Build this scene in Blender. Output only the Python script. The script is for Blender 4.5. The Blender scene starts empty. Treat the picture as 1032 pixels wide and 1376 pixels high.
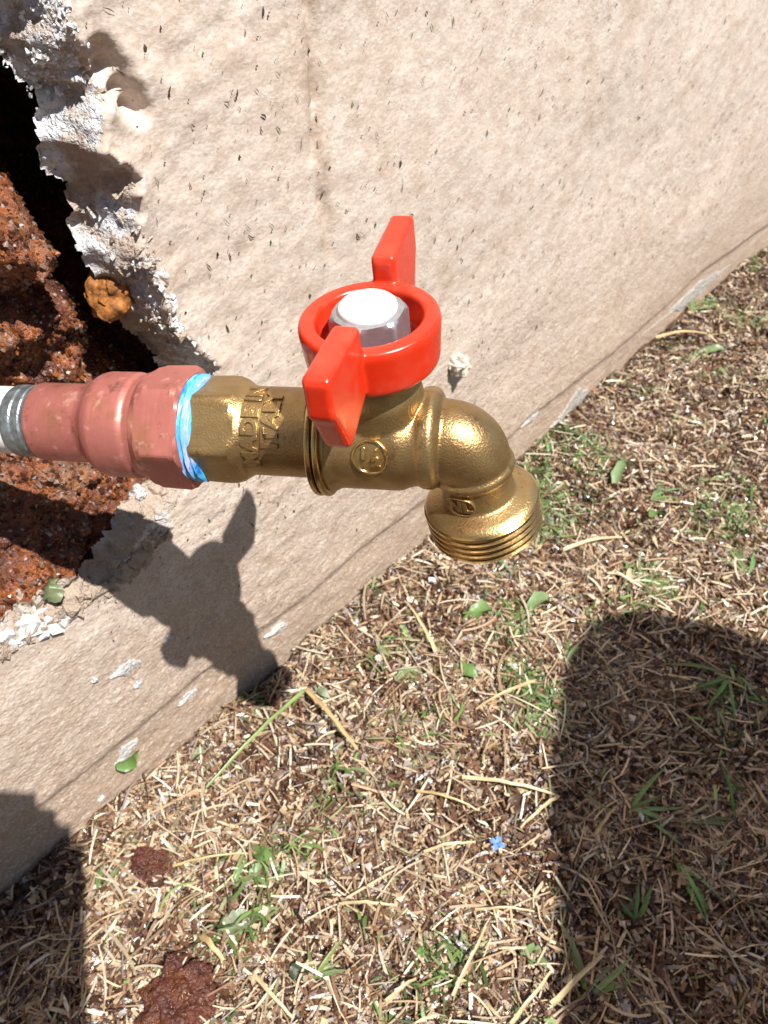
import bpy, bmesh, math, random
import numpy as np
from mathutils import Matrix, Vector, noise as mnoise

C = bpy.context.scene.collection
sc = bpy.context.scene
rng = np.random.default_rng(7)
random.seed(7)
PI = math.pi
MM = 0.001

# ------------------------------------------------------------------ camera, sky, sun, exposure
cam_d = bpy.data.cameras.new('camera'); cam = bpy.data.objects.new('camera', cam_d); C.objects.link(cam)
cam_d.sensor_fit = 'VERTICAL'; cam_d.sensor_height = 5.7445; cam_d.sensor_width = 5.7445; cam_d.lens = 4.3
cam_d.clip_start = 0.004; cam_d.clip_end = 300
RIGHT = Vector((0.669131, -0.743145, 0.0)); UP = Vector((0.525483, 0.473147, 0.707107)); FWD = Vector((0.525483, 0.473147, -0.707107))
LENS = Vector((0.0, -0.206, 0.362))
m = Matrix((RIGHT, UP, -FWD)).transposed().to_4x4(); m.translation = LENS
cam.matrix_world = m
cam_d.dof.use_dof = True; cam_d.dof.focus_distance = 0.185; cam_d.dof.aperture_fstop = 6.0
sc.camera = cam

SUN = Vector((0.016547, 0.503479, -0.863849))                       # the way the light travels
w = bpy.data.worlds.new('World'); sc.world = w; w.use_nodes = True
wn = w.node_tree.nodes; wl = w.node_tree.links
bg = wn['Background']
sky = wn.new('ShaderNodeTexSky'); sky.sky_type = 'NISHITA'; sky.sun_disc = False
sky.sun_elevation = math.asin(-SUN.z); sky.sun_rotation = math.atan2(-SUN.x, -SUN.y)
sky.air_density = 1.0; sky.dust_density = 0.6
wl.new(sky.outputs[0], bg.inputs[0]); bg.inputs[1].default_value = 0.05
sd = bpy.data.lights.new('sun', 'SUN'); so = bpy.data.objects.new('sun', sd); C.objects.link(so)
sd.energy = 5.0; sd.angle = math.radians(0.53); sd.color = (1.0, 0.965, 0.91)
so.rotation_euler = SUN.to_track_quat('-Z', 'Y').to_euler(); so.location = (0, -2, 3)
sc.view_settings.view_transform = 'Standard'; sc.view_settings.look = 'None'
sc.view_settings.exposure = 0.86; sc.view_settings.gamma = 1.0
sc.render.resolution_x = 768; sc.render.resolution_y = 1024

# ------------------------------------------------------------------ helpers
def tag(o, label=None, cat=None, group=None, kind=None):
    if label: o['label'] = label
    if cat: o['category'] = cat
    if group: o['group'] = group
    if kind: o['kind'] = kind
    return o
def empty(name, loc, label, cat, group=None):
    o = bpy.data.objects.new(name, None); C.objects.link(o); o.location = loc; o.empty_display_size = 0.02
    return tag(o, label, cat, group)
def link(name, me, mat=None, parent=None):
    o = bpy.data.objects.new(name, me); C.objects.link(o)
    if mat and not me.materials: me.materials.append(mat)
    if parent: o.parent = parent
    return o
def mesh(name, verts, faces, smooth=True, ang=None):
    me = bpy.data.meshes.new(name); me.from_pydata([tuple(v) for v in verts], [], [tuple(f) for f in faces]); me.update()
    if smooth:
        me.polygons.foreach_set('use_smooth', [True]*len(me.polygons))
        if ang: me.set_sharp_from_angle(angle=math.radians(ang))
    return me
def fast_mesh(name, V, Q, smooth=True):
    """numpy verts (n,3) and quads (m,4)"""
    me = bpy.data.meshes.new(name); n = len(V); k = len(Q)
    me.vertices.add(n); me.vertices.foreach_set('co', np.asarray(V, dtype=np.float32).ravel())
    me.loops.add(4*k); me.loops.foreach_set('vertex_index', np.asarray(Q, dtype=np.int32).ravel())
    me.polygons.add(k); me.polygons.foreach_set('loop_start', np.arange(0, 4*k, 4, dtype=np.int32))
    me.polygons.foreach_set('use_smooth', np.full(k, smooth, dtype=bool))
    me.update(calc_edges=True); return me
def set_col(me, cols):
    at = me.color_attributes.new('tint', 'FLOAT_COLOR', 'POINT')
    c = np.ones((len(me.vertices), 4), dtype=np.float32); c[:, :3] = cols
    at.data.foreach_set('color', c.ravel())
def evaluated(name, me, mods):
    """mesh after a list of (type, settings) modifiers"""
    o = bpy.data.objects.new(name, me); C.objects.link(o)
    for t, st in mods:
        md = o.modifiers.new(t, t)
        for k, v in st.items(): setattr(md, k, v)
    dg = bpy.context.evaluated_depsgraph_get(); dg.update()
    out = bpy.data.meshes.new_from_object(o.evaluated_get(dg), depsgraph=dg)
    bpy.data.objects.remove(o); out.name = name
    return out

# value noise on arrays
def _h(ix, iy, iz, s):
    n = (ix*374761393 + iy*668265263 + iz*2147483647 + s*974634777) & 0xffffffff
    n = ((n ^ (n >> 13))*1274126177) & 0xffffffff
    n = ((n ^ (n >> 16))*2246822519) & 0xffffffff
    return ((n ^ (n >> 15)) & 0xffff)/65535.0
def vnoise(x, y, s=0, z=0.0):
    x = np.asarray(x, dtype=float); y = np.asarray(y, dtype=float)
    ix = np.floor(x).astype(np.int64); iy = np.floor(y).astype(np.int64)
    fx = x-ix; fy = y-iy; fx = fx*fx*fx*(fx*(fx*6-15)+10); fy = fy*fy*fy*(fy*(fy*6-15)+10)
    a = _h(ix, iy, 0, s); b = _h(ix+1, iy, 0, s); c = _h(ix, iy+1, 0, s); d = _h(ix+1, iy+1, 0, s)
    return (a+(b-a)*fx)*(1-fy)+(c+(d-c)*fx)*fy-0.5
def fbm(x, y, s=0, o=4, g=0.5):
    t = 0; a = 1.0
    for i in range(o):
        t = t+a*vnoise(x*2**i+i*17.3, y*2**i-i*9.1, s+i); a *= g
    return t
def seg_dist(px, py, poly):
    """signed distance to a closed polygon, negative inside"""
    d = np.full(px.shape, 1e9); ins = np.zeros(px.shape, bool); n = len(poly)
    for i in range(n):
        ax, ay = poly[i]; bx, by = poly[(i+1) % n]
        ex, ey = bx-ax, by-ay; L = ex*ex+ey*ey
        t = np.clip(((px-ax)*ex+(py-ay)*ey)/L, 0, 1)
        d = np.minimum(d, np.hypot(px-ax-t*ex, py-ay-t*ey))
        c = (ay > py) != (by > py)
        with np.errstate(divide='ignore', invalid='ignore'):
            ins ^= c & (px < (bx-ax)*(py-ay)/(by-ay if by != ay else 1e-9)+ax)
    return np.where(ins, -d, d)

# ------------------------------------------------------------------ materials
class N:
    def __init__(s, name):
        s.m = bpy.data.materials.new(name); s.m.use_nodes = True; s.t = s.m.node_tree
        s.b = s.t.nodes['Principled BSDF']; s.tc = s.t.nodes.new('ShaderNodeTexCoord')
    def n(s, t, **kw):
        o = s.t.nodes.new(t)
        for k, v in kw.items():
            if k.startswith('i_'): s.put(o.inputs[int(k[2:])], v)
            else: setattr(o, k, v)
        return o
    def put(s, inp, v):
        if isinstance(v, bpy.types.NodeSocket): s.t.links.new(v, inp)
        else:
            if isinstance(v, tuple) and len(v) == 3 and inp.type == 'RGBA': v = v+(1,)
            inp.default_value = v
    def co(s, scale=(1, 1, 1), rot=(0, 0, 0)):
        mp = s.n('ShaderNodeMapping'); s.t.links.new(s.tc.outputs['Object'], mp.inputs[0])
        mp.inputs[3].default_value = scale; mp.inputs[2].default_value = rot
        return mp.outputs[0]
    def along_pipe(s, scale):
        m1 = s.n('ShaderNodeMapping'); s.t.links.new(s.tc.outputs['Object'], m1.inputs[0]); m1.inputs[2].default_value = (0, 0, math.radians(59.8))
        m2 = s.n('ShaderNodeMapping'); s.t.links.new(m1.outputs[0], m2.inputs[0]); m2.inputs[3].default_value = scale
        return m2.outputs[0]
    def noise(s, sc_, det=3, rough=0.55, vec=None, dist=0.0):
        o = s.n('ShaderNodeTexNoise'); s.t.links.new(vec or s.tc.outputs['Object'], o.inputs['Vector'])
        o.inputs['Scale'].default_value = sc_; o.inputs['Detail'].default_value = det
        o.inputs['Roughness'].default_value = rough; o.inputs['Distortion'].default_value = dist
        return o.outputs[0]
    def vor(s, sc_, feat='F1', out=0, vec=None):
        o = s.n('ShaderNodeTexVoronoi', feature=feat); s.t.links.new(vec or s.tc.outputs['Object'], o.inputs['Vector'])
        o.inputs['Scale'].default_value = sc_
        return o.outputs[out]
    def ramp(s, fac, stops, interp='LINEAR'):
        o = s.n('ShaderNodeValToRGB'); s.put(o.inputs[0], fac); e = o.color_ramp.elements; o.color_ramp.interpolation = interp
        while len(e) < len(stops): e.new(0.5)
        for k, (p_, c) in zip(e, stops):
            k.position = p_; c = (c, c, c) if isinstance(c, (int, float)) else c
            k.color = tuple(c)+(1,)
        return o.outputs[0]
    def mix(s, fac, a, b, mode='MIX'):
        o = s.n('ShaderNodeMix', data_type='RGBA', blend_type=mode)
        s.put(o.inputs[0], fac); s.put(o.inputs[6], a); s.put(o.inputs[7], b); return o.outputs[2]
    def math(s, op, a, b=0.0, clamp=False):
        o = s.n('ShaderNodeMath', operation=op, use_clamp=clamp); s.put(o.inputs[0], a); s.put(o.inputs[1], b); return o.outputs[0]
    def sep(s):
        o = s.n('ShaderNodeSeparateXYZ'); s.t.links.new(s.tc.outputs['Object'], o.inputs[0]); return o.outputs
    def bump(s, h, strength=0.5, dist=0.001, prev=None):
        o = s.n('ShaderNodeBump'); s.put(o.inputs['Height'], h)
        o.inputs['Strength'].default_value = strength; o.inputs['Distance'].default_value = dist
        if prev: s.t.links.new(prev, o.inputs['Normal'])
        return o.outputs[0]
    def set(s, **kw):
        for k, v in kw.items():
            s.put(s.b.inputs[{'col': 'Base Color', 'met': 'Metallic', 'rough': 'Roughness', 'nor': 'Normal', 'spec': 'Specular IOR Level', 'coat': 'Coat Weight', 'coatr': 'Coat Roughness', 'trans': 'Transmission Weight', 'sub': 'Subsurface Weight'}[k]], v)
        return s.m
    def attr(s):
        o = s.n('ShaderNodeAttribute'); o.attribute_name = 'tint'; return o.outputs[0]

def mat_stucco():
    n = N('stucco'); X = n.sep()
    warp = n.co((1.0, 1, 1.35), (0, math.radians(-14), 0))
    big = n.noise(11, 4, 0.6)
    mid = n.noise(95, 4, 0.62, warp)
    fine = n.noise(520, 3, 0.6, warp)
    c = n.ramp(mid, [(0.28, (0.43, 0.345, 0.285)), (0.5, (0.55, 0.465, 0.40)), (0.72, (0.63, 0.555, 0.49))])
    c = n.mix(n.ramp(fine, [(0.45, 0.0), (0.68, 0.38)]), c, (0.44, 0.33, 0.25))
    pale = n.vor(260, 'SMOOTH_F1', 0, warp)
    c = n.mix(n.ramp(pale, [(0.12, 0.5), (0.3, 0.0)]), c, (0.66, 0.61, 0.55))
    # brown splash-back near the ground
    zz = n.math('ADD', X[2], n.math('MULTIPLY', n.math('SUBTRACT', big, 0.5), 0.07))
    low = n.ramp(n.math('MULTIPLY', zz, 5.0), [(0.06, 0.75), (0.42, 0.30), (0.8, 0.0)])
    c = n.mix(low, c, n.mix(mid, (0.24, 0.155, 0.095), (0.42, 0.31, 0.22)))
    st = n.ramp(n.noise(30, 5, 0.65), [(0.50, 0.0), (0.64, 0.5), (0.8, 0.75)])
    c = n.mix(n.math('MULTIPLY', st, 0.45), c, (0.33, 0.215, 0.12))
    # rusty trickle below the groove
    gx = n.math('SUBTRACT', X[0], n.math('MULTIPLY', n.math('SUBTRACT', n.noise(40, 3), 0.5), 0.010))
    gx = n.math('ABSOLUTE', n.math('SUBTRACT', gx, GROOVE_X))
    g = n.ramp(n.math('MULTIPLY', gx, 100.0), [(0.12, 1.0), (0.55, 0.0)])
    up = n.ramp(X[2], [(0.20, 0.0), (0.235, 1.0)])
    g = n.math('MULTIPLY', n.math('MULTIPLY', g, up), n.ramp(n.noise(130, 5, 0.7), [(0.42, 0.05), (0.60, 1.0)]))
    c = n.mix(n.math('MULTIPLY', g, 0.8), c, (0.33, 0.235, 0.165))
    # tiny dark pits
    pv = n.co((1, 1, 0.45), (0, math.radians(12), 0))
    pit = n.math('MULTIPLY', n.ramp(n.vor(330, 'F1', 0, pv), [(0.05, 1.0), (0.11, 0.0)]), n.ramp(n.noise(70, 2), [(0.56, 0.0), (0.62, 1.0)]))
    c = n.mix(n.math('MULTIPLY', pit, 0.8), c, (0.09, 0.06, 0.035))
    grain = n.noise(760, 3, 0.65, warp); peb = n.vor(540, 'SMOOTH_F1', 0, warp)
    coarse = n.ramp(n.math('MULTIPLY', zz, 5.0), [(0.3, 1.0), (0.95, 0.30)])
    c = n.mix(n.math('MULTIPLY', coarse, n.ramp(grain, [(0.40, 0.65), (0.52, 0.0)])), c, (0.30, 0.20, 0.14))
    c = n.mix(n.math('MULTIPLY', coarse, n.ramp(peb, [(0.16, 0.45), (0.34, 0.0)])), c, (0.70, 0.63, 0.58))
    h = n.math('ADD', n.math('MULTIPLY', mid, 0.35), n.math('MULTIPLY', n.math('ADD', fine, n.math('MULTIPLY', n.math('SUBTRACT', grain, peb), 0.8)), coarse))
    h = n.math('SUBTRACT', h, n.math('MULTIPLY', pit, 0.5))
    return n.set(col=c, rough=n.ramp(mid, [(0.3, 0.62), (0.7, 0.85)]), spec=0.35, nor=n.bump(h, 0.45, 0.0010))
def mat_plaster(name, a, b_, grey, gscale=120):
    n = N(name); k = n.noise(gscale, 5, 0.65); f_ = n.noise(700, 3, 0.6)
    c = n.mix(n.ramp(k, [(0.35, 0.0), (0.65, 1.0)]), a, b_)
    c = n.mix(n.ramp(n.vor(420), [(0.1, 0.55), (0.35, 0.0)]), c, grey)
    if name == 'broken_plaster': c = n.mix(n.math('MAXIMUM', n.ramp(n.noise(42, 5, 0.7), [(0.44, 0.9), (0.54, 0.0)]), n.ramp(n.math('ADD', n.sep()[2], n.math('MULTIPLY', n.math('SUBTRACT', n.noise(60, 4, 0.7), 0.5), 0.03)), [(0.146, 0.92), (0.156, 0.0)])), c, n.mix(k, (0.24, 0.155, 0.10), (0.50, 0.40, 0.31)))
    return n.set(col=c, rough=0.85, spec=0.3, nor=n.bump(n.math('ADD', k, n.math('MULTIPLY', f_, 0.9)), 1.0, 0.0022))
def mat_rust(name, wet=0.35, dark=0.0):
    n = N(name); k = n.noise(38, 5, 0.65, None, 0.6); k2 = n.noise(210, 4, 0.7); k3 = n.noise(900, 2)
    c = n.ramp(k, [(0.26, (0.030, 0.010, 0.006)), (0.42, (0.12, 0.030, 0.010)), (0.54, (0.30, 0.085, 0.018)), (0.64, (0.20, 0.10, 0.055)), (0.76, (0.42, 0.17, 0.035))])
    c = n.mix(n.ramp(k2, [(0.38, 0.0), (0.62, 0.6)]), c, (0.055, 0.018, 0.012))
    c = n.mix(n.ramp(n.vor(330), [(0.08, 0.75), (0.26, 0.0)]), c, (0.42, 0.33, 0.31))
    if dark > 0.4: c = n.mix(n.ramp(k2, [(0.48, 0.0), (0.66, 0.45)]), n.mix(dark, c, (0.03, 0.008, 0.006)), (0.13, 0.018, 0.009))
    elif dark: c = n.mix(dark, c, (0.03, 0.008, 0.006))
    return n.set(col=c, rough=n.ramp(k2, [(0.35, wet), (0.7, 0.75)]), spec=0.5, nor=n.bump(n.math('ADD', k2, n.math('MULTIPLY', k3, 0.35)), 1.0, 0.0025))
def mat_brass(name, base, rough, grain=0.55, gs=1900, met=0.72):
    n = N(name); g = n.noise(gs, 2, 0.55); k = n.noise(140, 4, 0.65); s_ = n.noise(45, 3, 0.6)
    c = n.mix(n.ramp(k, [(0.35, 0.0), (0.7, 0.6)]), base, tuple(x*y for x, y in zip(base, (0.62, 0.52, 0.42))))
    c = n.mix(n.ramp(s_, [(0.46, 0.0), (0.66, 0.6)]), c, (0.22, 0.115, 0.05))
    c = n.mix(n.ramp(n.noise(330, 3), [(0.62, 0.0), (0.75, 0.55)]), c, (0.12, 0.065, 0.03))
    return n.set(col=c, met=met, rough=n.math('ADD', n.math('MULTIPLY', k, 0.14), rough-0.07), nor=n.bump(g, grain, 0.00035))
def mat_copper():
    n = N('copper'); k = n.noise(90, 5, 0.65); s_ = n.noise(900, 3, 0.6, n.along_pipe((1, 0.10, 0.10))); b_ = n.noise(55, 4, 0.6)
    c = n.mix(n.ramp(k, [(0.35, 0.0), (0.65, 1.0)]), (0.50, 0.175, 0.145), (0.41, 0.14, 0.115))
    c = n.mix(n.ramp(b_, [(0.56, 0.0), (0.70, 0.65)]), c, (0.26, 0.125, 0.045))
    c = n.mix(n.ramp(n.noise(260, 3), [(0.60, 0.0), (0.70, 0.6)]), c, (0.66, 0.36, 0.29))
    c = n.mix(n.ramp(n.noise(180, 5, 0.75), [(0.58, 0.0), (0.68, 0.7)]), c, (0.16, 0.075, 0.05))
    return n.set(col=c, met=0.5, rough=n.math('ADD', n.math('MULTIPLY', s_, 0.2), 0.36), spec=0.4, nor=n.bump(s_, 0.25, 0.0003))
def mat_plain(name, col, rough=0.5, met=0.0, spec=0.5, ns=300, var=0.25, bump=0.2, bd=0.0004, coat=0.0):
    n = N(name); k = n.noise(ns, 3, 0.6)
    c = n.mix(n.ramp(k, [(0.35, 0.0), (0.7, 1.0)]), col, tuple(x*(1-var) for x in col))
    return n.set(col=c, rough=rough, met=met, spec=spec, nor=n.bump(k, bump, bd), coat=coat, coatr=0.12)
def mat_red():
    n = N('red_paint'); k = n.noise(420, 2, 0.5); d = n.noise(230, 5, 0.75); du = n.noise(75, 4, 0.65)
    c = n.mix(n.ramp(d, [(0.66, 0.0), (0.69, 0.75)]), (0.56, 0.026, 0.006), (0.16, 0.05, 0.04))
    c = n.mix(n.ramp(du, [(0.52, 0.0), (0.75, 0.22)]), c, (0.50, 0.16, 0.10))
    return n.set(col=c, rough=n.ramp(du, [(0.35, 0.22), (0.7, 0.42)]), spec=0.5, nor=n.bump(k, 0.10, 0.0003), coat=0.2, coatr=0.15)
def mat_tape():
    n = N('thread_tape'); X = n.sep()
    v = n.along_pipe((520, 75, 75)); k = n.noise(1.0, 4, 0.65, v, 0.5)
    c = n.ramp(k, [(0.30, (0.02, 0.07, 0.34)), (0.40, (0.03, 0.22, 0.60)), (0.48, (0.08, 0.46, 0.74)), (0.54, (0.16, 0.30, 0.70)), (0.61, (0.36, 0.46, 0.72)), (0.68, (0.09, 0.14, 0.46)), (0.80, (0.40, 0.47, 0.74))])
    return n.set(col=c, rough=0.33, spec=0.5, nor=n.bump(k, 0.6, 0.0008))
def mat_tint(name, rough=0.45, spec=0.5, trans=0.0, bs=900, tb=0.25):
    n = N(name); k = n.noise(bs, 3, 0.6)
    c = n.mix(n.ramp(k, [(0.35, 0.0), (0.7, tb)]), n.attr(), (0.10, 0.06, 0.035))
    n.set(col=c, rough=n.ramp(k, [(0.3, rough-0.15), (0.7, rough+0.2)]), spec=spec, nor=n.bump(k, 0.35, 0.0004))
    if trans:
        tr = n.n('ShaderNodeBsdfTranslucent'); n.put(tr.inputs[0], c)
        mx = n.n('ShaderNodeMixShader'); mx.inputs[0].default_value = trans
        n.t.links.new(n.b.outputs[0], mx.inputs[1]); n.t.links.new(tr.outputs[0], mx.inputs[2])
        n.t.links.new(mx.outputs[0], n.t.nodes['Material Output'].inputs[0])
    return n.m
def mat_soil():
    n = N('damp_soil'); k = n.noise(60, 5, 0.7); k2 = n.noise(400, 4, 0.7)
    far = n.noise(1.7, 5, 0.65)
    c = n.ramp(k, [(0.3, (0.020, 0.010, 0.007)), (0.5, (0.075, 0.036, 0.020)), (0.72, (0.20, 0.115, 0.065))])
    c = n.mix(n.ramp(k2, [(0.45, 0.0), (0.7, 0.6)]), c, (0.30, 0.20, 0.12))
    X = n.sep(); rad = n.math('ADD', n.math('ABSOLUTE', X[0]), n.math('ABSOLUTE', X[1]))
    lawn = n.ramp(far, [(0.35, (0.045, 0.075, 0.018)), (0.6, (0.16, 0.13, 0.065))])
    c = n.mix(n.ramp(n.math('MULTIPLY', rad, 0.2), [(0.22, 0.0), (0.45, 1.0)]), c, lawn)
    return n.set(col=c, rough=n.ramp(k2, [(0.3, 0.32), (0.7, 0.8)]), spec=0.5, nor=n.bump(n.math('ADD', k, k2), 1.0, 0.004))
GROOVE_X = 0.1942
M = dict(
    stucco=mat_stucco(),
    plaster=mat_plaster('broken_plaster', (0.70, 0.71, 0.73), (0.48, 0.48, 0.50), (0.20, 0.20, 0.22)),
    chip=mat_plaster('white_plaster', (0.66, 0.62, 0.61), (0.42, 0.41, 0.39), (0.28, 0.27, 0.26), 160),
    scab=mat_plaster('grey_scab', (0.50, 0.48, 0.46), (0.36, 0.31, 0.26), (0.26, 0.22, 0.19), 260),
    rust=mat_rust('rusty_soil', 0.34, 0.15), rustlump=mat_rust('rust_scale', 0.12, 0.68),
    orange=mat_plain('orange_rust', (0.42, 0.155, 0.03), 0.75, ns=330, var=0.8, bump=0.8, bd=0.001),
    brass=mat_brass('cast_brass', (0.44, 0.31, 0.142), 0.37, 0.42, 1900, 0.88),
    brass2=mat_brass('turned_brass', (0.62, 0.43, 0.18), 0.22, 0.16, 900, 0.95),
    copper=mat_copper(), red=mat_red(), tape=mat_tape(),
    zinc=mat_plain('zinc_steel', (0.44, 0.455, 0.48), 0.36, 0.75, ns=700, var=0.2, bump=0.15),
    nut_glare=mat_plain('white_glare', (0.86, 0.86, 0.86), 0.35, 0.0, ns=700, var=0.04, bump=0.1),  # top of the zinc nut, its sun glare painted in as plain white
    solder=mat_plain('grey_solder', (0.30, 0.33, 0.34), 0.42, 0.7, ns=420, var=0.5, bump=0.6, bd=0.0008),
    pipe=mat_plain('white_pipe', (0.78, 0.77, 0.74), 0.45, ns=120, var=0.2),
    straw=mat_tint('straw', 0.36, 0.5, 0.10), chips=mat_tint('wet_crumbs', 0.26, 0.8),
    leaf=mat_tint('leaf', 0.42, 0.5, 0.25, 500, 0.3), soil=mat_soil(),
    fleck=mat_plain('dry_fleck', (0.045, 0.03, 0.018), 0.8),
    water=N('water').set(col=(0.9, 0.95, 1.0), rough=0.04, trans=0.9, spec=0.6),
    denim=mat_plain('denim', (0.035, 0.05, 0.10), 0.9, ns=1200, var=0.4), shirt=mat_plain('dark_shirt', (0.06, 0.06, 0.065), 0.9, ns=900),
    skin=mat_plain('skin', (0.50, 0.29, 0.20), 0.5, ns=200, var=0.1), hair=mat_plain('hair', (0.03, 0.02, 0.014), 0.6),
    black=mat_plain('black_plastic', (0.02, 0.02, 0.022), 0.3, ns=900, var=0.1, bump=0.05), glass=mat_plain('dark_glass', (0.01, 0.01, 0.012), 0.08, ns=900, var=0.05, bump=0.0),
)

# ------------------------------------------------------------------ the setting: ground
def graded(lo, hi, a, b_, step, grow=1.22):
    mid = np.arange(a, b_+step/2, step); L = [a]; s_ = step
    while L[-1] > lo: s_ *= grow; L.append(max(lo, L[-1]-s_))
    R_ = [mid[-1]]; s_ = step
    while R_[-1] < hi: s_ *= grow; R_.append(min(hi, R_[-1]+s_))
    return np.concatenate([np.array(L[:0:-1]), mid, np.array(R_[1:])])
def ground_z(x, y):
    fade = 1/(1+(np.hypot(x-0.3, y+0.1)/1.5)**2)
    z = 0.010*fbm(x*11, y*11, 3, 3)+0.005*fbm(x*48, y*48, 9, 3)+0.0022*fbm(x*170, y*170, 21, 2)
    z = z+0.004*np.exp(-((y+0.004)/0.012)**2)*(0.5+1.6*vnoise(x*30, y*5, 33))
    return z*fade-0.0015
def make_ground():
    xs = graded(-60, 60, -0.16, 0.98, 0.0028); ys = graded(-60, 60, -0.40, 0.03, 0.0028)
    X, Y = np.meshgrid(xs, ys, indexing='ij')
    V = np.stack([X, Y, ground_z(X, Y)], -1).reshape(-1, 3)
    nx, ny = len(xs), len(ys); i = np.arange(nx*ny).reshape(nx, ny)
    Q = np.stack([i[:-1, :-1], i[1:, :-1], i[1:, 1:], i[:-1, 1:]], -1).reshape(-1, 4)
    tag(link('ground', fast_mesh('ground', V, Q), M['soil']), kind='structure')
make_ground()

# ------------------------------------------------------------------ the wall with its broken-out hole
HOLE = [(0.1109, 0.3271), (0.1099, 0.3183), (0.1101, 0.3114), (0.1121, 0.3071), (0.1152, 0.3017), (0.1188, 0.2952), (0.1149, 0.2901), (0.1121, 0.284), (0.1136, 0.2774), (0.1203, 0.2725), (0.1179, 0.2678), (0.1152, 0.2608),
 (0.1163, 0.2498), (0.1193, 0.2377), (0.1233, 0.2244), (0.1274, 0.2113), (0.1353, 0.1972), (0.1323, 0.1781), (0.1176, 0.1608), (0.1062, 0.1519), (0.0976, 0.1491), (0.0862, 0.1454), (0.0707, 0.136), (0.0559, 0.1362),
 (0.0407, 0.1366), (0.0273, 0.1396), (0.0119, 0.1416), (-0.06, 0.15), (-0.13, 0.17), (-0.135, 0.3), (-0.08, 0.337), (-0.02, 0.345), (0.03, 0.352), (0.07, 0.352), (0.094, 0.345)]
def hole_sdf(x, z):
    wx = x+0.0040*fbm(x*80, z*80, 51, 4)+0.0009*fbm(x*400, z*400, 61, 2)
    wz = z+0.0040*fbm(x*80, z*80, 71, 4)+0.0009*fbm(x*400, z*400, 81, 2)
    return seg_dist(wx, wz, HOLE)
BAND = 0.0085
DEEP = 0.017
LOOSE = [[((0.1081, 0.3198, 0.002), (0.1091, 0.3117, 0.003), 0.002, 120, 0.0004, 0.0013), ((0.101, 0.3045, 0.004), (0.1144, 0.3046, 0.0), 0.003, 90, 0.0004, 0.0013),
  ((0.1031, 0.301, 0.004), (0.1113, 0.2979, 0.002), 0.0026, 60, 0.0004, 0.0012), ((0.1163, 0.2489, 0.01), (0.122, 0.2206, 0.004), 0.0016, 90, 0.0005, 0.0015),
  ((0.1198, 0.2244, 0.004), (0.1344, 0.1972, 0.001), 0.0018, 90, 0.0005, 0.0015), ((0.0273, 0.1412, 0.004), (0.0461, 0.1367, 0.004), 0.003, 60, 0.001, 0.004)],
 [((0.0192, 0.1416, 0.004), (0.0669, 0.1344, 0.003), 0.0028, 120, 0.001, 0.0045), ((0.0679, 0.1311, 0.006), (0.1002, 0.1462, 0.004), 0.0028, 110, 0.001, 0.004),
  ((0.1127, 0.2689, 0.014), (0.1206, 0.2171, 0.014), 0.003, 90, 0.001, 0.003)]]
NOTCH = [(0.1177, 0.3039, 0.005), (0.1204, 0.2992, 0.005), (0.1231, 0.2935, 0.0045), (0.1254, 0.2895, 0.0035)]
def wall_y(x, z, sdf):
    # y<0 stands proud of the face, y>0 is eaten away
    fade = 1/(1+(np.hypot(x-0.3, z-0.15)/1.2)**4)
    c, s_ = math.cos(-0.25), math.sin(-0.25); u_ = x*c-z*s_; v_ = x*s_+z*c
    y = 0.0016*fbm(u_*18, v_*22, 101, 2)+0.0005*fbm(u_*100, v_*125, 111, 2)*(0.5+1.2*np.exp(-((x-0.12)/0.06)**2))+0.00042*fbm(u_*300, v_*400, 121, 2)*np.clip(1.3-z/0.22, 0.35, 1.2)
    y = y+0.0040*fbm(x*7, z*7, 131, 2)
    # old lift line near the base, the lower strip steps back a little
    base = 0.034+0.010*fbm(x*9, z*2, 141, 2)
    y = y+0.0035/(1+np.exp(np.clip((z-base)/0.0016, -40, 40)))
    # vertical groove
    gx = GROOVE_X+0.006*fbm(z*35, z*0+3.3, 151, 2)
    g = np.exp(-((x-gx)/0.0024)**2)*np.clip((z-0.20)/0.03, 0, 1)*(0.35+1.3*np.clip(fbm(x*60, z*75, 161, 2)+0.4, 0, 1))
    y = y+0.0026*g
    y = y*fade
    # puffed rim round the hole
    rim = np.clip(sdf/0.016, 0, 1)
    y = y-0.0018*(1-rim)**2*(sdf > 0)*np.clip((z-0.158)/0.02, 0.12, 1)*(0.4+1.4*np.clip(fbm(x*60, z*60, 171, 3)+0.4, 0, 1))
    for nx_, nz_, ns_ in NOTCH:
        y = y+0.0055*np.exp(-(((x-nx_)**2+(z-nz_)**2)/ns_**2)**2)
    t = np.clip(-sdf/BAND, 0, 1)
    rough_ = 0.0055*fbm(x*120, z*120, 181, 4)+0.0042*fbm(x*380, z*380, 191, 3)
    y = np.where(sdf < 0, y*(1-t)+DEEP*np.clip(0.18+(z-0.152)/0.03, 0.18, 1)*t+rough_*np.minimum(1, t*2.2)*(1-0.3*t), y)
    return y
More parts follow.
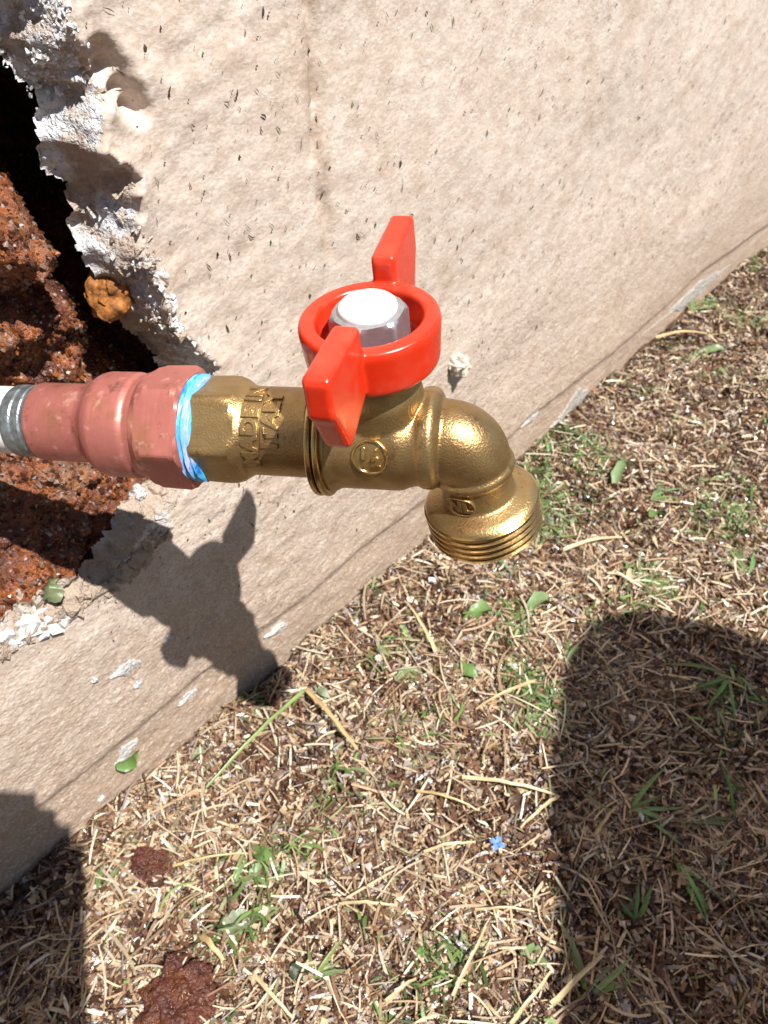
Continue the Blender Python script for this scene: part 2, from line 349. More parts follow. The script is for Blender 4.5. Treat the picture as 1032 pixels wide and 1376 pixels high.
def make_wall():
    W_ = empty('stucco_wall', (0, 0, 0), 'sunlit beige stucco wall with a jagged broken-out hole at its left', 'wall')
    xs = graded(-5, 8, -0.03, 0.62, 0.0009, 1.12); zs = graded(-0.12, 2.3, -0.012, 0.375, 0.0009, 1.12)
    xs = xs[(xs < 0.165) | (xs > 0.62) | (np.arange(len(xs)) % 2 == 0)]
    X, Z = np.meshgrid(xs, zs, indexing='ij'); S = hole_sdf(X, Z)
    V = np.stack([X, wall_y(X, Z, S), Z], -1).reshape(-1, 3)
    nx, nz = len(xs), len(zs); i = np.arange(nx*nz).reshape(nx, nz)
    Q = np.stack([i[:-1, :-1], i[1:, :-1], i[1:, 1:], i[:-1, 1:]], -1).reshape(-1, 4)
    sf = S.reshape(-1)[Q]; mean = sf.mean(1)
    face = mean > -0.0006; band = (~face) & (sf.max(1) > -BAND*1.15)
    def sub(q):
        ids, inv = np.unique(q, return_inverse=True); return V[ids], inv.reshape(-1, 4)
    v, q = sub(Q[face]); link('painted_face', fast_mesh('painted_face', v, q), M['stucco'], W_)
    v, q = sub(Q[band]); link('broken_edge', fast_mesh('broken_edge', v, q), M['plaster'], W_)
    # back, ends and top that close the wall
    bm = bmesh.new()
    for (x0, x1, y0, y1, z0, z1) in ((-5, 8, 0.225, 0.235, -0.1, 2.3), (-5, 8, 0.012, 0.232, 2.302, 2.345)):
        r_ = bmesh.ops.create_cube(bm, size=1.0)
        for v_ in r_['verts']:
            v_.co = Vector((x0+(v_.co.x+.5)*(x1-x0), y0+(v_.co.y+.5)*(y1-y0), z0+(v_.co.z+.5)*(z1-z0)))
    me = bpy.data.meshes.new('wall_core'); bm.to_mesh(me); bm.free()
    link('wall_core', me, M['plaster'], W_)
    return W_
wall = make_wall()

# rusty fill inside the hole
def soil_y(x, z):
    zc = np.clip((z-0.140)/0.070, 0, 1)
    base = 0.004+0.044*zc+0.040*np.clip((z-0.225)/0.05, 0, 1)
    # gap along the right-hand broken edge
    sd_ = -seg_dist(x, z, HOLE)
    gap = np.clip(1-(sd_-0.004)/0.015, 0, 1)*np.clip((z-0.165)/0.03, 0, 1)
    y = base+0.034*gap
    y = y-0.022*np.exp(-((x-SOILB[0])/0.026)**2-((z-SOILB[1])/0.024)**2)-0.058*np.exp(-(((x-SOILC[0])/0.022)**2+((z-SOILC[1])/0.020)**2)**1.5)
    y = y+0.020*(0.3+0.7*zc)*fbm(x*40, z*40, 201, 4)+0.006*fbm(x*190, z*190, 211, 3)
    return np.maximum(y, 0.0035)
SOILB = (0.0958, 0.2275)
SOILC = (0.0908, 0.2615)
def make_fill():
    xs = np.arange(-0.16, 0.165, 0.0013); zs = np.arange(0.09, 0.40, 0.0013)
    X, Z = np.meshgrid(xs, zs, indexing='ij')
    V = np.stack([X, soil_y(X, Z), Z], -1).reshape(-1, 3)
    nx, nz = len(xs), len(zs); i = np.arange(nx*nz).reshape(nx, nz)
    Q = np.stack([i[:-1, :-1], i[1:, :-1], i[1:, 1:], i[:-1, 1:]], -1).reshape(-1, 4)
    tag(link('rusty_soil', fast_mesh('rusty_soil', V, Q), M['rust']), kind='structure')
make_fill()

# ------------------------------------------------------------------ lumps, chips
def lump_mesh(name, rx, ry, rz, seed, rough_=0.35, sub=4, freq=1.6):
    bm = bmesh.new(); bmesh.ops.create_icosphere(bm, subdivisions=sub, radius=1)
    o = Vector((seed*3.1, seed*7.7, seed*1.3))
    for v in bm.verts:
        p_ = v.co.normalized()
        k = 1+rough_*mnoise.fractal(p_*freq+o, 1.25, 2.1, 6)
        cell = mnoise.cell(p_*2.3+o)
        k *= 1+0.06*(cell-0.5)
        v.co = Vector((p_.x*rx*k, p_.y*ry*k, p_.z*rz*k))
    me = bpy.data.meshes.new(name); bm.to_mesh(me); bm.free()
    me.polygons.foreach_set('use_smooth', [True]*len(me.polygons)); me.set_sharp_from_angle(angle=math.radians(38))
    return me
def wall_surf(x, z):
    a = np.array([x]); b_ = np.array([z]); return float(wall_y(a, b_, hole_sdf(a, b_))[0])
def gz(x, y): return float(ground_z(np.array([x]), np.array([y]))[0])
def lump(name, loc, size, rot, seed, mat, label, cat, group=None, rough_=0.35, sub=4, freq=1.6):
    o = link(name, lump_mesh(name, *size, seed, rough_, sub, freq), mat); o.location = loc; o.rotation_euler = rot
    return tag(o, label, cat, group)
def flake(name, loc2, L, Wd, rot, seed, label, group, lift=0.0006, mat=None):
    """a thin ragged chip of white plaster lying on the wall face"""
    rr = random.Random(seed); n_ = 14; bm = bmesh.new(); top = []; sk = rr.uniform(-0.5, 0.5); tp = rr.uniform(0.5, 0.95)
    n_ = 26 if name == 'plaster_scab' else 13
    for k in range(n_):
        a = 2*PI*(k+rr.uniform(-0.3, 0.3))/n_; ca, sa = math.cos(a), math.sin(a); dd = rr.uniform(0.85, 1.15)/(abs(ca)+abs(sa))
        x_ = ca*dd*L/2*rr.uniform(0.85, 1.05); z_ = sa*dd*Wd/2*rr.uniform(0.8, 1.35)*(1+tp*ca)
        top.append((x_+sk*z_, z_))
    lo = [bm.verts.new((x, 0.0012, z)) for x, z in top]; hi = [bm.verts.new((x*0.95, -0.0003-0.0005*rr.random(), z*0.92)) for x, z in top]
    inn = [bm.verts.new((x*0.5+rr.uniform(-1, 1)*L*0.04, -0.0005-0.0006*rr.random(), z*0.5)) for x, z in top]
    for k in range(n_):
        j = (k+1) % n_
        bm.faces.new((lo[k], lo[j], hi[j], hi[k])); bm.faces.new((hi[k], hi[j], inn[j], inn[k]))
    bm.faces.new(inn); bmesh.ops.recalc_face_normals(bm, faces=bm.faces)
    me = bpy.data.meshes.new(name); bm.to_mesh(me); bm.free()
    o = link(name, me, mat or M['chip']); x, z = loc2
    o.location = (x, wall_surf(x, z)-lift, z); o.rotation_euler = (0, rot, 0)
    return tag(o, label, 'paint chip', group)
GC = 'white paint chips on the lower wall'
CH = [((0.1444, 0.0254), 0.0187, 0.0058, 0.15), ((0.0625, 0.0851), 0.0155, 0.0086, 0.162), ((0.065, 0.0701), 0.0062, 0.0047, 0.016), ((0.0852, 0.0289), 0.015, 0.0059, -0.1), ((0.3819, 0.0307), 0.0305, 0.0074, -0.082),
 ((0.0495, 0.0922), 0.0035, 0.0029, 0.029), ((0.0479, 0.0255), 0.0194, 0.009, -0.332), ((0.0848, 0.0829), 0.0068, 0.0042, 0.044), ((0.03, 0.0083), 0.0047, 0.004, 0.235)]
CHL = ['white chip shaped like a blade right of the tap shadow low on the wall', 'largest triangular white chip below left of the handle shadow', 'small white chip just below the triangular chip',
       'slim greyish chip near the base under the tap shadow', 'white curved chip on the wall right of the tap elbow', 'tiny pale chip low on the wall left of the slim greyish chip',
       'pale crumbling chip behind the small green leaf on the wall', 'small pale chip shaded inside the handle shadow', 'tiny white chip near the ground below the slim greyish chip']
for k, ((x, z), L, Wd, rot) in enumerate(CH):
    flake('paint_chip', (x, z), L, Wd, rot, 40+k, CHL[k], GC)
PT = [((0.4415, 0.0059), 0.0597, 0.0217, -0.119), ((0.6341, 0.0165), 0.1867, 0.0157, 0.016), ((0.08, -0.0166), 0.0192, 0.0101, -0.068)]
PTL = ['long white plaster scab at the wall foot right of the tap spout', 'pale plaster scab at the wall foot in the upper right corner', 'short pale plaster scab at the wall foot beside the long grass stem']
for k, ((x, z), L, Wd, rot) in enumerate(PT):
    flake('plaster_scab', (x, z), L, Wd, rot, 70+k, PTL[k], 'plaster scabs along the wall foot', 0.0004, M['scab'])
x, z = (0.2867, 0.1247)
lump('mortar_lump', (x, wall_surf(x, z)-0.002, z), (0.0085, 0.0065, 0.0062), (0.2, 0.5, 0.1), 5, mat_plaster('pale_mortar', (0.62, 0.55, 0.47), (0.54, 0.45, 0.37), (0.44, 0.36, 0.29)), 'knobbly pale mortar lump stuck on the wall right of the red handle', 'mortar lump', None, 0.42, 5, 1.5)
x, y, z = (0.1111, 0.0165, 0.2333)
lump('rust_nodule', (x, y, z), (0.0075, 0.008, 0.0095), (0.3, 0.4, 0.2), 8, M['orange'], 'bright orange rust nodule standing at the edge of the dark hole', 'rust lump', None, 0.32, 5, 1.2)
def shard_cloud(name, lines, mat, seed):
    rr = random.Random(seed); bm = bmesh.new()
    for (x0, z0, y0), (x1, z1, y1), wdt, cnt, smin, smax in lines:
        for k in range(cnt):
            t = rr.random(); gx_ = max(-1.5, min(1.5, rr.gauss(0, 1))); gz_ = max(-1.5, min(1.5, rr.gauss(0, 1))); x_ = x0+(x1-x0)*t+gx_*wdt; z_ = z0+(z1-z0)*t+gz_*wdt; y_ = wall_surf(x_, z_)+rr.uniform(-0.0003, 0.0004)
            sz = smin+(smax-smin)*rr.random()**2.2; sc_ = (sz*rr.uniform(0.6, 1.3), sz*rr.uniform(0.35, 0.8), sz*rr.uniform(0.5, 1.2)); q = Matrix.Rotation(rr.uniform(0, 6), 3, 'Y') @ Matrix.Rotation(rr.uniform(-0.5, 0.5), 3, 'X')
            vs = [bm.verts.new(Vector((x_, y_, z_))+q @ Vector((rr.uniform(-1, 1)*sc_[0], rr.uniform(-1, 1)*sc_[1], rr.uniform(-1, 1)*sc_[2]))) for _ in range(11)]
            r_ = bmesh.ops.convex_hull(bm, input=vs)
            junk = [g for g in r_['geom_interior'] if isinstance(g, bmesh.types.BMVert)]
            bmesh.ops.delete(bm, geom=[v for v in junk if v.is_valid], context='VERTS')
    me = bpy.data.meshes.new(name); bm.to_mesh(me); bm.free()
    return tag(link(name, me, mat, wall), kind='stuff')
shard_cloud('plaster_crumbs', LOOSE[0], mat_plain('white_crumbs', (0.70, 0.70, 0.70), 0.8, ns=500, var=0.35, bump=0.35, bd=0.0005), 91)
shard_cloud('mortar_crumbs', LOOSE[1], M['plaster'], 92)
RB = [((0.1061, 0.006, 0.1538), 0.0075, 0), ((0.0958, 0.008, 0.1574), 0.004, 1), ((0.0438, 0.01, 0.1417), 0.0085, 0), ((0.0332, 0.01, 0.1361), 0.009, 1), ((0.0552, 0.006, 0.1277), 0.0045, 1),
 ((0.0786, 0.012, 0.1307), 0.0045, 0)]
RBL = ['pale broken plaster lump under the copper hex', 'small white plaster crumb below the copper fitting', 'round buff stone on the lower lip of the hole', 'white plaster lump at the left end of the lower hole lip', 'white crumb beside the buff stone on the hole lip', 'grey crumb wedged between tap shadow and hole lip']
for k, ((x, y, z), sz, mt) in enumerate(RB):
    lump('rubble_lump', (x, y, z), (sz, sz*0.8, sz*0.7), (k*0.7, k*1.1, k*0.4), 20+k, M['chip'] if mt else M['plaster'], RBL[k], 'rubble', 'rubble lumps in the hole', 0.5, 3, 1.9)
# ------------------------------------------------------------------ the tap
# local frame in millimetres: x along the pipe (outwards), y towards the viewer, z up the stem
A = Vector((0.516155, -0.850887, 0.097852)); B = Vector((-0.853888, -0.520123, -0.018671)); S = Vector((-0.066782, 0.073917, 0.995026))
ORI = Vector((0.109729, -0.1072, 0.240954))
TM = (Matrix((A, B, S)).transposed().to_4x4()); TM.translation = ORI
TM = TM @ Matrix.Scale(MM, 4)
def rotl(axis, deg): return Matrix.Rotation(math.radians(deg), 4, axis)
def bake(me, mtx):
    me.transform(mtx)
    if mtx.determinant() < 0: me.flip_normals()
    return me
def lathe(name, prof, seg=96, hexr=None, closed=True, noise_=None, ang=32):
    """prof: (t, r[, apothem]) along x; apothem clips the round to a hexagon (in mm)"""
    vs = []; fs = []; n_ = len(prof)
    for st in prof:
        t, r_ = st[0], st[1]; ap = st[2] if len(st) > 2 else None
        for k in range(seg):
            a = 2*PI*k/seg; rr = r_
            if ap:
                d = ((math.degrees(a)+HEXROT) % 60)-30; rr = min(r_, ap/math.cos(math.radians(d)))
            if noise_: rr += noise_(t, a)
            vs.append((t, rr*math.cos(a), rr*math.sin(a)))
    for i in range(n_-1):
        for k in range(seg):
            j = (k+1) % seg; fs.append((i*seg+k, i*seg+j, (i+1)*seg+j, (i+1)*seg+k))
    if closed:
        fs.append(tuple(range(seg))[::-1]); fs.append(tuple((n_-1)*seg+k for k in range(seg)))
    bm = bmesh.new(); bv = [bm.verts.new(v) for v in vs]
    for f_ in fs: bm.faces.new([bv[i] for i in f_])
    bmesh.ops.recalc_face_normals(bm, faces=bm.faces)
    me = bpy.data.meshes.new(name); bm.to_mesh(me); bm.free()
    me.polygons.foreach_set('use_smooth', [True]*len(me.polygons)); me.set_sharp_from_angle(angle=math.radians(ang))
    return me
HEXROT = -13.0     # a flat faces the viewer
def rnd(prof, rad=0.5, steps=3):
    """round the inner corners of a lathe profile"""
    out = [prof[0]]
    for i in range(1, len(prof)-1):
        p0, p1, p2 = [Vector(q[:2]) for q in prof[i-1:i+2]]
        d0 = (p0-p1); d2 = (p2-p1); r_ = min(rad, d0.length*0.45, d2.length*0.45)
        a = p1+d0.normalized()*r_; c = p1+d2.normalized()*r_
        for k in range(steps+1):
            q = k/steps; pt = a*(1-q)**2+p1*2*q*(1-q)+c*q*q
            out.append((pt.x, pt.y)+tuple(prof[i][2:]))
    return out+[prof[-1]]
tap = empty('garden_tap', ORI, 'brass garden tap with a red butterfly handle sticking out from the wall', 'tap')
pipe = empty('supply_pipe', ORI+A*(-0.11), 'pink copper pipe fitting leading from the hole to the brass tap', 'pipe')
def tpart(name, me, mat, parent=None, base=TM):
    bake(me, base)
    par = parent or tap
    root = par
    while root.parent: root = root.parent
    bake(me, Matrix.Translation(-root.location))
    return link(name, me, mat, par)
# supply side
tpart('white_pipe', lathe('white_pipe', [(-230, 9.2), (-100.4, 9.2)], 64), M['pipe'], pipe)
tpart('solder_band', lathe('solder_band', rnd([(q+4.0, r_) for q, r_ in [(-106.0, 9.0), (-105.2, 9.7), (-102.6, 9.9), (-102.2, 9.5), (-99.8, 10.0), (-99.5, 9.6), (-97.6, 10.2), (-96.2, 10.2), (-95.6, 9.6)]], 0.4), 80, None, True, lambda t, a: 0.22*mnoise.noise(Vector((t*0.5, math.cos(a)*2, math.sin(a)*2)))), M['solder'], pipe)
tpart('copper_adapter', lathe('copper_adapter', rnd([(-94.2, 9.0), (-94.2, 10.5), (-79.5, 10.55), (-77.6, 11.2), (-75.6, 13.2), (-73.6, 13.95), (-65.2, 14.0), (-63.9, 13.3), (-63.2, 13.4), (-60.5, 13.6)], 0.8, 4), 96), M['copper'], pipe)
hx = [(-63.4, 12.9, 14.2), (-62.6, 14.1, 14.2), (-61.0, 15.3, 14.2), (-59.2, 16.0, 14.2), (-51.6, 16.2, 14.2), (-50.4, 15.6, 14.2), (-49.7, 14.4, 14.1), (-49.6, 12.0, 13.0), (-50.6, 10.5, 13)]
hx = [(q[0]+0.9,)+q[1:] for q in hx]
tpart('copper_hex', evaluated('copper_hex', lathe('copper_hex', hx, 180, None, True, None, 12), []), M['copper'], pipe)
tpart('thread_tape', lathe('thread_tape', [(q[0]+1.1, q[1]) for q in [(-51.2, 10.2), (-50.9, 13.2), (-50.2, 14.1), (-49.2, 13.7), (-48.6, 14.0), (-47.9, 13.2), (-47.3, 13.5), (-46.6, 12.2), (-46.2, 9)]], 96, None, True,
      lambda t, a: 0.75*mnoise.noise(Vector((t*0.9, math.cos(a)*2.2, math.sin(a)*2.2)))+0.32*mnoise.noise(Vector((t*4, math.cos(a)*9, math.sin(a)*9)))), M['tape'], pipe)
# inlet
inl = [(-49.0, 11.0, 12.2), (-48.9, 12.9, 12.2), (-47.6, 13.6, 12.2), (-42.0, 13.85, 12.2), (-39.3, 13.75, 12.2), (-37.6, 13.2, 12.2), (-36.2, 12.2, 12.2), (-35.2, 11.6, 12.2), (-34.6, 11.4, 12.2), (-33.5, 11.35, 12.2), (-17, 11.35, 12.2)]
inl = [(q[0]+1.3,)+q[1:] for q in inl]
tpart('inlet_socket', evaluated('inlet_socket', lathe('inlet_socket', inl, 180, None, True, None, 18), []), M['brass'])
for t0 in (-16.2, -14.3):
    tpart('flange_ring', lathe('flange_ring', rnd([(t0, 9), (t0, 15.3), (t0+0.35, 15.7), (t0+1.3, 15.7), (t0+1.6, 15.3), (t0+1.6, 9)], 0.25), 128), M['brass2'])
tpart('flange_gap', lathe('flange_gap', [(-14.8, 9), (-14.8, 14.3), (-14.1, 14.3), (-14.1, 9)], 96), M['brass'])
# cast body: several solids fused into one skin
PH = math.radians(9); SD = Vector((math.sin(PH), 0, -math.cos(PH))); RB_ = 8.6; T0 = 13.2
BEND = PI/2-PH
def tube_mesh(pts, rads, seg=48):
    vs = []; fs = []; n_ = len(pts)
    for i, (p_, r_) in enumerate(zip(pts, rads)):
        d = (Vector(pts[min(i+1, n_-1)])-Vector(pts[max(i-1, 0)])).normalized()
        y_ = Vector((0, 1, 0)); z_ = d.cross(y_).normalized()
        for k in range(seg):
            a = 2*PI*k/seg; q = Vector(p_)+(y_*math.cos(a)+z_*math.sin(a))*r_; vs.append(tuple(q))
    for i in range(n_-1):
        for k in range(seg):
            j = (k+1) % seg; fs.append((i*seg+k, i*seg+j, (i+1)*seg+j, (i+1)*seg+k))
    fs.append(tuple(range(seg))); fs.append(tuple((n_-1)*seg+k for k in range(seg))[::-1])
    return mesh('tube', vs, fs)
def fuse(name, parts, voxel, smooth_it, factor=0.5):
    bm = bmesh.new()
    for me in parts: bm.from_mesh(me)
    bmesh.ops.recalc_face_normals(bm, faces=bm.faces)
    me = bpy.data.meshes.new(name); bm.to_mesh(me); bm.free()
    out = evaluated(name, me, [('REMESH', dict(mode='VOXEL', voxel_size=voxel, use_smooth_shade=True)), ('SMOOTH', dict(factor=factor, iterations=smooth_it))])
    out.polygons.foreach_set('use_smooth', [True]*len(out.polygons))
    return out
elp = [(T0-4, 0, 0)]; elr = [9.6]
for k in range(15):
    a = BEND*k/14; elp.append((T0+RB_*math.sin(a), 0, -RB_*(1-math.cos(a)))); elr.append(9.7+0.7*math.sin(PI*k/14))
E_END = Vector(elp[-1])
elp += [tuple(E_END+SD*q) for q in (2.0, 12)]; elr += [9.2, 9.0]
to_spout = Matrix((SD, Vector((0, 1, 0)), SD.cross(Vector((0, 1, 0))))).transposed().to_4x4(); to_spout.translation = E_END
collar_ = bake(lathe('c', rnd([(-0.6, 6), (-0.6, 9.8), (0.4, 10.5), (1.8, 10.5), (2.8, 9.7), (3.0, 6)], 0.6), 72), to_spout)
body_ = lathe('b', rnd([(-13.2, 8), (-13.2, 14.3), (-11.6, 14.4), (-10.2, 13.4), (5.4, 13.3), (7.6, 12.2), (9.6, 11.9), (10.4, 12.6), (13.0, 12.7), (14.2, 11.5), (15.2, 9)], 1.0, 4), 96)
turn_up = Matrix(((0, 0, 1, 0), (0, 1, 0, 0), (1, 0, 0, 0), (0, 0, 0, 1)))   # x -> z
bon_ = bake(lathe('s', rnd([(2, 11), (14.6, 10.6), (17.2, 9.6), (21.5, 9.2), (22.2, 6)], 1.2, 4), 72), turn_up)
tpart('valve_body', fuse('valve_body', [body_, tube_mesh(elp, elr), collar_, bon_], 0.34, 6), M['brass'])
# outlet with hose thread
prof = [(3, 7.5), (6.2, 9.15), (9.7, 9.3), (10.9, 13.0), (11.8, 14.2), (12.6, 14.8)]
tpart('outlet_cone', bake(lathe('outlet_cone', rnd(prof, 0.9, 3), 96), to_spout), M['brass'])
th = [(12.3, 8.5), (12.3, 14.6), (12.7, 15.05)]
for k in range(4):
    t0 = 12.9+k*2.05; th += [(t0, 15.05), (t0+0.7, 15.0), (t0+1.05, 14.25), (t0+1.55, 14.2), (t0+2.0, 14.95)]
th += [(21.6, 14.0), (21.9, 12.9), (21.9, 10.6), (14, 10.6), (14, 3)]
tpart('outlet_thread', bake(lathe('outlet_thread', th, 128, None, True, lambda t, a: 0.0), to_spout), M['brass2'])
tpart('outlet_washer', bake(lathe('outlet_washer', [(18.5, 5.5), (18.5, 10.5), (17.2, 10.5), (17.2, 5.5)], 48), to_spout), M['black'])
# raised lettering
def text_mesh(body, size, ext, bev=0.12):
    cu = bpy.data.curves.new('t', 'FONT'); cu.body = body; cu.size = size; cu.extrude = ext; cu.bevel_depth = bev; cu.bevel_resolution = 1; cu.offset = 0.17
    cu.align_x = 'CENTER'; cu.align_y = 'CENTER'; cu.resolution_u = 6
    o = bpy.data.objects.new('t', cu); C.objects.link(o); dg = bpy.context.evaluated_depsgraph_get(); dg.update()
    me = bpy.data.meshes.new_from_object(o.evaluated_get(dg), depsgraph=dg); bpy.data.objects.remove(o)
    bm = bmesh.new(); bm.from_mesh(me); bmesh.ops.triangulate(bm, faces=bm.faces); bmesh.ops.subdivide_edges(bm, edges=[e for e in bm.edges if e.calc_length() > 1.2], cuts=2); bm.to_mesh(me); bm.free()
    me.materials.clear(); me.polygons.foreach_set('use_smooth', [True]*len(me.polygons)); me.set_sharp_from_angle(angle=math.radians(50)); return me
def wrap(me, fn):
    for v in me.vertices: v.co = fn(v.co.x, v.co.y, v.co.z)
    me.update(); return me
def on_neck(t_c, phi_c, r_):           # text runs up round the pipe, its top towards the wall
    def f_(x, y, z):
        ph = phi_c+x/r_; rr = r_+z; return Vector((t_c-y, rr*math.cos(ph), rr*math.sin(ph)))
    return f_
def on_body(t_c, phi_c, r_):           # upright text on the side of the body
    def f_(x, y, z):
        ph = phi_c+y/r_; rr = r_+z; return Vector((t_c+x, rr*math.cos(ph), rr*math.sin(ph)))
    return f_
tpart('raised_lettering', wrap(text_mesh('MADE IN', 5.7, 0.45), on_neck(-30.8, 0.86, 11.4)), M['brass'])
tpart('raised_lettering', wrap(text_mesh('ITALY', 5.7, 0.45), on_neck(-25.6, 0.98, 11.4)), M['brass'])
def ring_flat(ro, ri, h, sx=1.0, n_=64):
    vs = []; fs = []
    for (r_, z_) in ((ro, -0.4), (ro, h*0.7), (ro-(ro-ri)*0.3, h), (ri+(ro-ri)*0.3, h), (ri, h*0.7), (ri, -0.4)):
        for k in range(n_): a = 2*PI*k/n_; vs.append((r_*math.cos(a)*1.0+(sx-1)*ro*math.copysign(min(1, abs(math.cos(a))*3), math.cos(a)), r_*math.sin(a), z_))
    for i in range(5):
        for k in range(n_): j = (k+1) % n_; fs.append((i*n_+k, i*n_+j, (i+1)*n_+j, (i+1)*n_+k))
    return mesh('ring', vs, fs)
EMB = on_body(-0.5, 0.30, 13.42)
tpart('size_emblem', wrap(ring_flat(4.5, 3.8, 0.55), EMB), M['brass2'])
def half_txt():
    bm = bmesh.new()
    for s_, sz, dx, dy in (('1', 3.6, -1.5, 1.05), ('2', 3.6, 1.45, -1.1)):
        me = text_mesh(s_, sz, 0.5); me.transform(Matrix.Translation((dx, dy, 0))); bm.from_mesh(me)
    r_ = bmesh.ops.create_cube(bm, size=1)
    for v in r_['verts']:
        q = Vector((v.co.x*0.45, v.co.y*5.2, v.co.z*1.1)); q.rotate(Matrix.Rotation(-0.62, 3, 'Z')); v.co = q
    me = bpy.data.meshes.new('t'); bm.to_mesh(me); bm.free(); return me
tpart('raised_lettering', wrap(half_txt(), EMB), M['brass2'])
def on_spout(t_c, phi_c, r_):
    def f_(x, y, z):
        ph = phi_c+x/r_; rr = r_+z
        q = Vector((t_c-y, rr*math.cos(ph), rr*math.sin(ph)))
        return to_spout @ q
    return f_
SPF = on_spout(6.5, -0.34, 9.3)
tpart('grade_emblem', wrap(ring_flat(3.0, 2.5, 0.75, 1.28), SPF), M['brass'])
tpart('raised_lettering', wrap(text_mesh('NL', 4.9, 0.55), SPF), M['brass'])
# handle
def prism(pts, w0):
    """pts in (rho, h), extruded +-w0/2 in x; placed along +y"""
    n_ = len(pts); vs = [(s_*w0/2, p_[0], p_[1]) for s_ in (-1, 1) for p_ in pts]
    fs = [tuple(range(n_))[::-1], tuple(range(n_, 2*n_))]+[(k, (k+1) % n_, n_+(k+1) % n_, n_+k) for k in range(n_)]
    bm = bmesh.new(); bv = [bm.verts.new(v) for v in vs]
    for f_ in fs: bm.faces.new([bv[i] for i in f_])
    bmesh.ops.recalc_face_normals(bm, faces=bm.faces)
    bmesh.ops.bevel(bm, geom=bm.edges[:], offset=0.95, segments=3, affect='EDGES', clamp_overlap=True)
    me = bpy.data.meshes.new('p'); bm.to_mesh(me); bm.free(); return me
def up_lathe(prof, seg=96): return bake(lathe('u', prof, seg), turn_up)
ring_ = up_lathe(rnd([(27.0, 8.0), (22.6, 8.0), (22.4, 14.4), (23.4, 15.2), (32.6, 15.8), (33.9, 15.4), (34.0, 12.4), (33.2, 11.7), (27.2, 11.3)], 0.7, 3))
floor_ = up_lathe([(22.8, 14.6), (22.8, 3.2), (27.2, 3.2), (27.2, 14.6)])
WP = [(13.4, 33), (13.6, 39.6), (14.4, 40.4), (33.4, 41.2), (34.3, 40.3), (34.6, 32.0), (33.4, 30.6), (29.4, 21.2), (28.2, 20.2), (26.0, 20.3), (15.2, 24.0), (13.2, 24.5)]
w1 = prism(WP, 5.6); w2 = prism(WP, 5.6); w2.transform(rotl('Z', 180))
hm = fuse('handle', [up_lathe(rnd([(22.4, 3.2), (22.4, 14.4), (23.4, 15.2), (32.6, 15.8), (33.9, 15.4), (34.0, 12.4), (33.2, 11.7), (27.2, 11.3), (27.2, 3.2)], 0.7, 3)), w1, w2], 0.30, 16)
HROT = 4.0
hm.transform(rotl('Z', HROT))
handle = tpart('handle', hm, M['red'])
HEXROT = 8.0
nut = lathe('hex_nut', [(26.6, 8.3, 7.75), (27.0, 8.95, 7.75), (33.9, 8.95, 7.75), (34.6, 8.5, 7.75), (35.2, 7.9, 7.75), (35.5, 7.0, 7.75)], 180)
tpart('hex_nut', bake(nut, turn_up), M['zinc'], handle)
tpart('nut_cap', up_lathe(rnd([(33.8, 4), (35.0, 4), (35.0, 6.6), (36.4, 6.5), (37.2, 5.6), (37.7, 2.8), (37.8, 0.1)], 0.8, 4), 72), M['nut_glare'], handle)
tpart('stem_packing', up_lathe([(21.8, 6), (21.8, 7.8), (23.2, 7.8), (23.2, 6)], 48), M['brass2'])

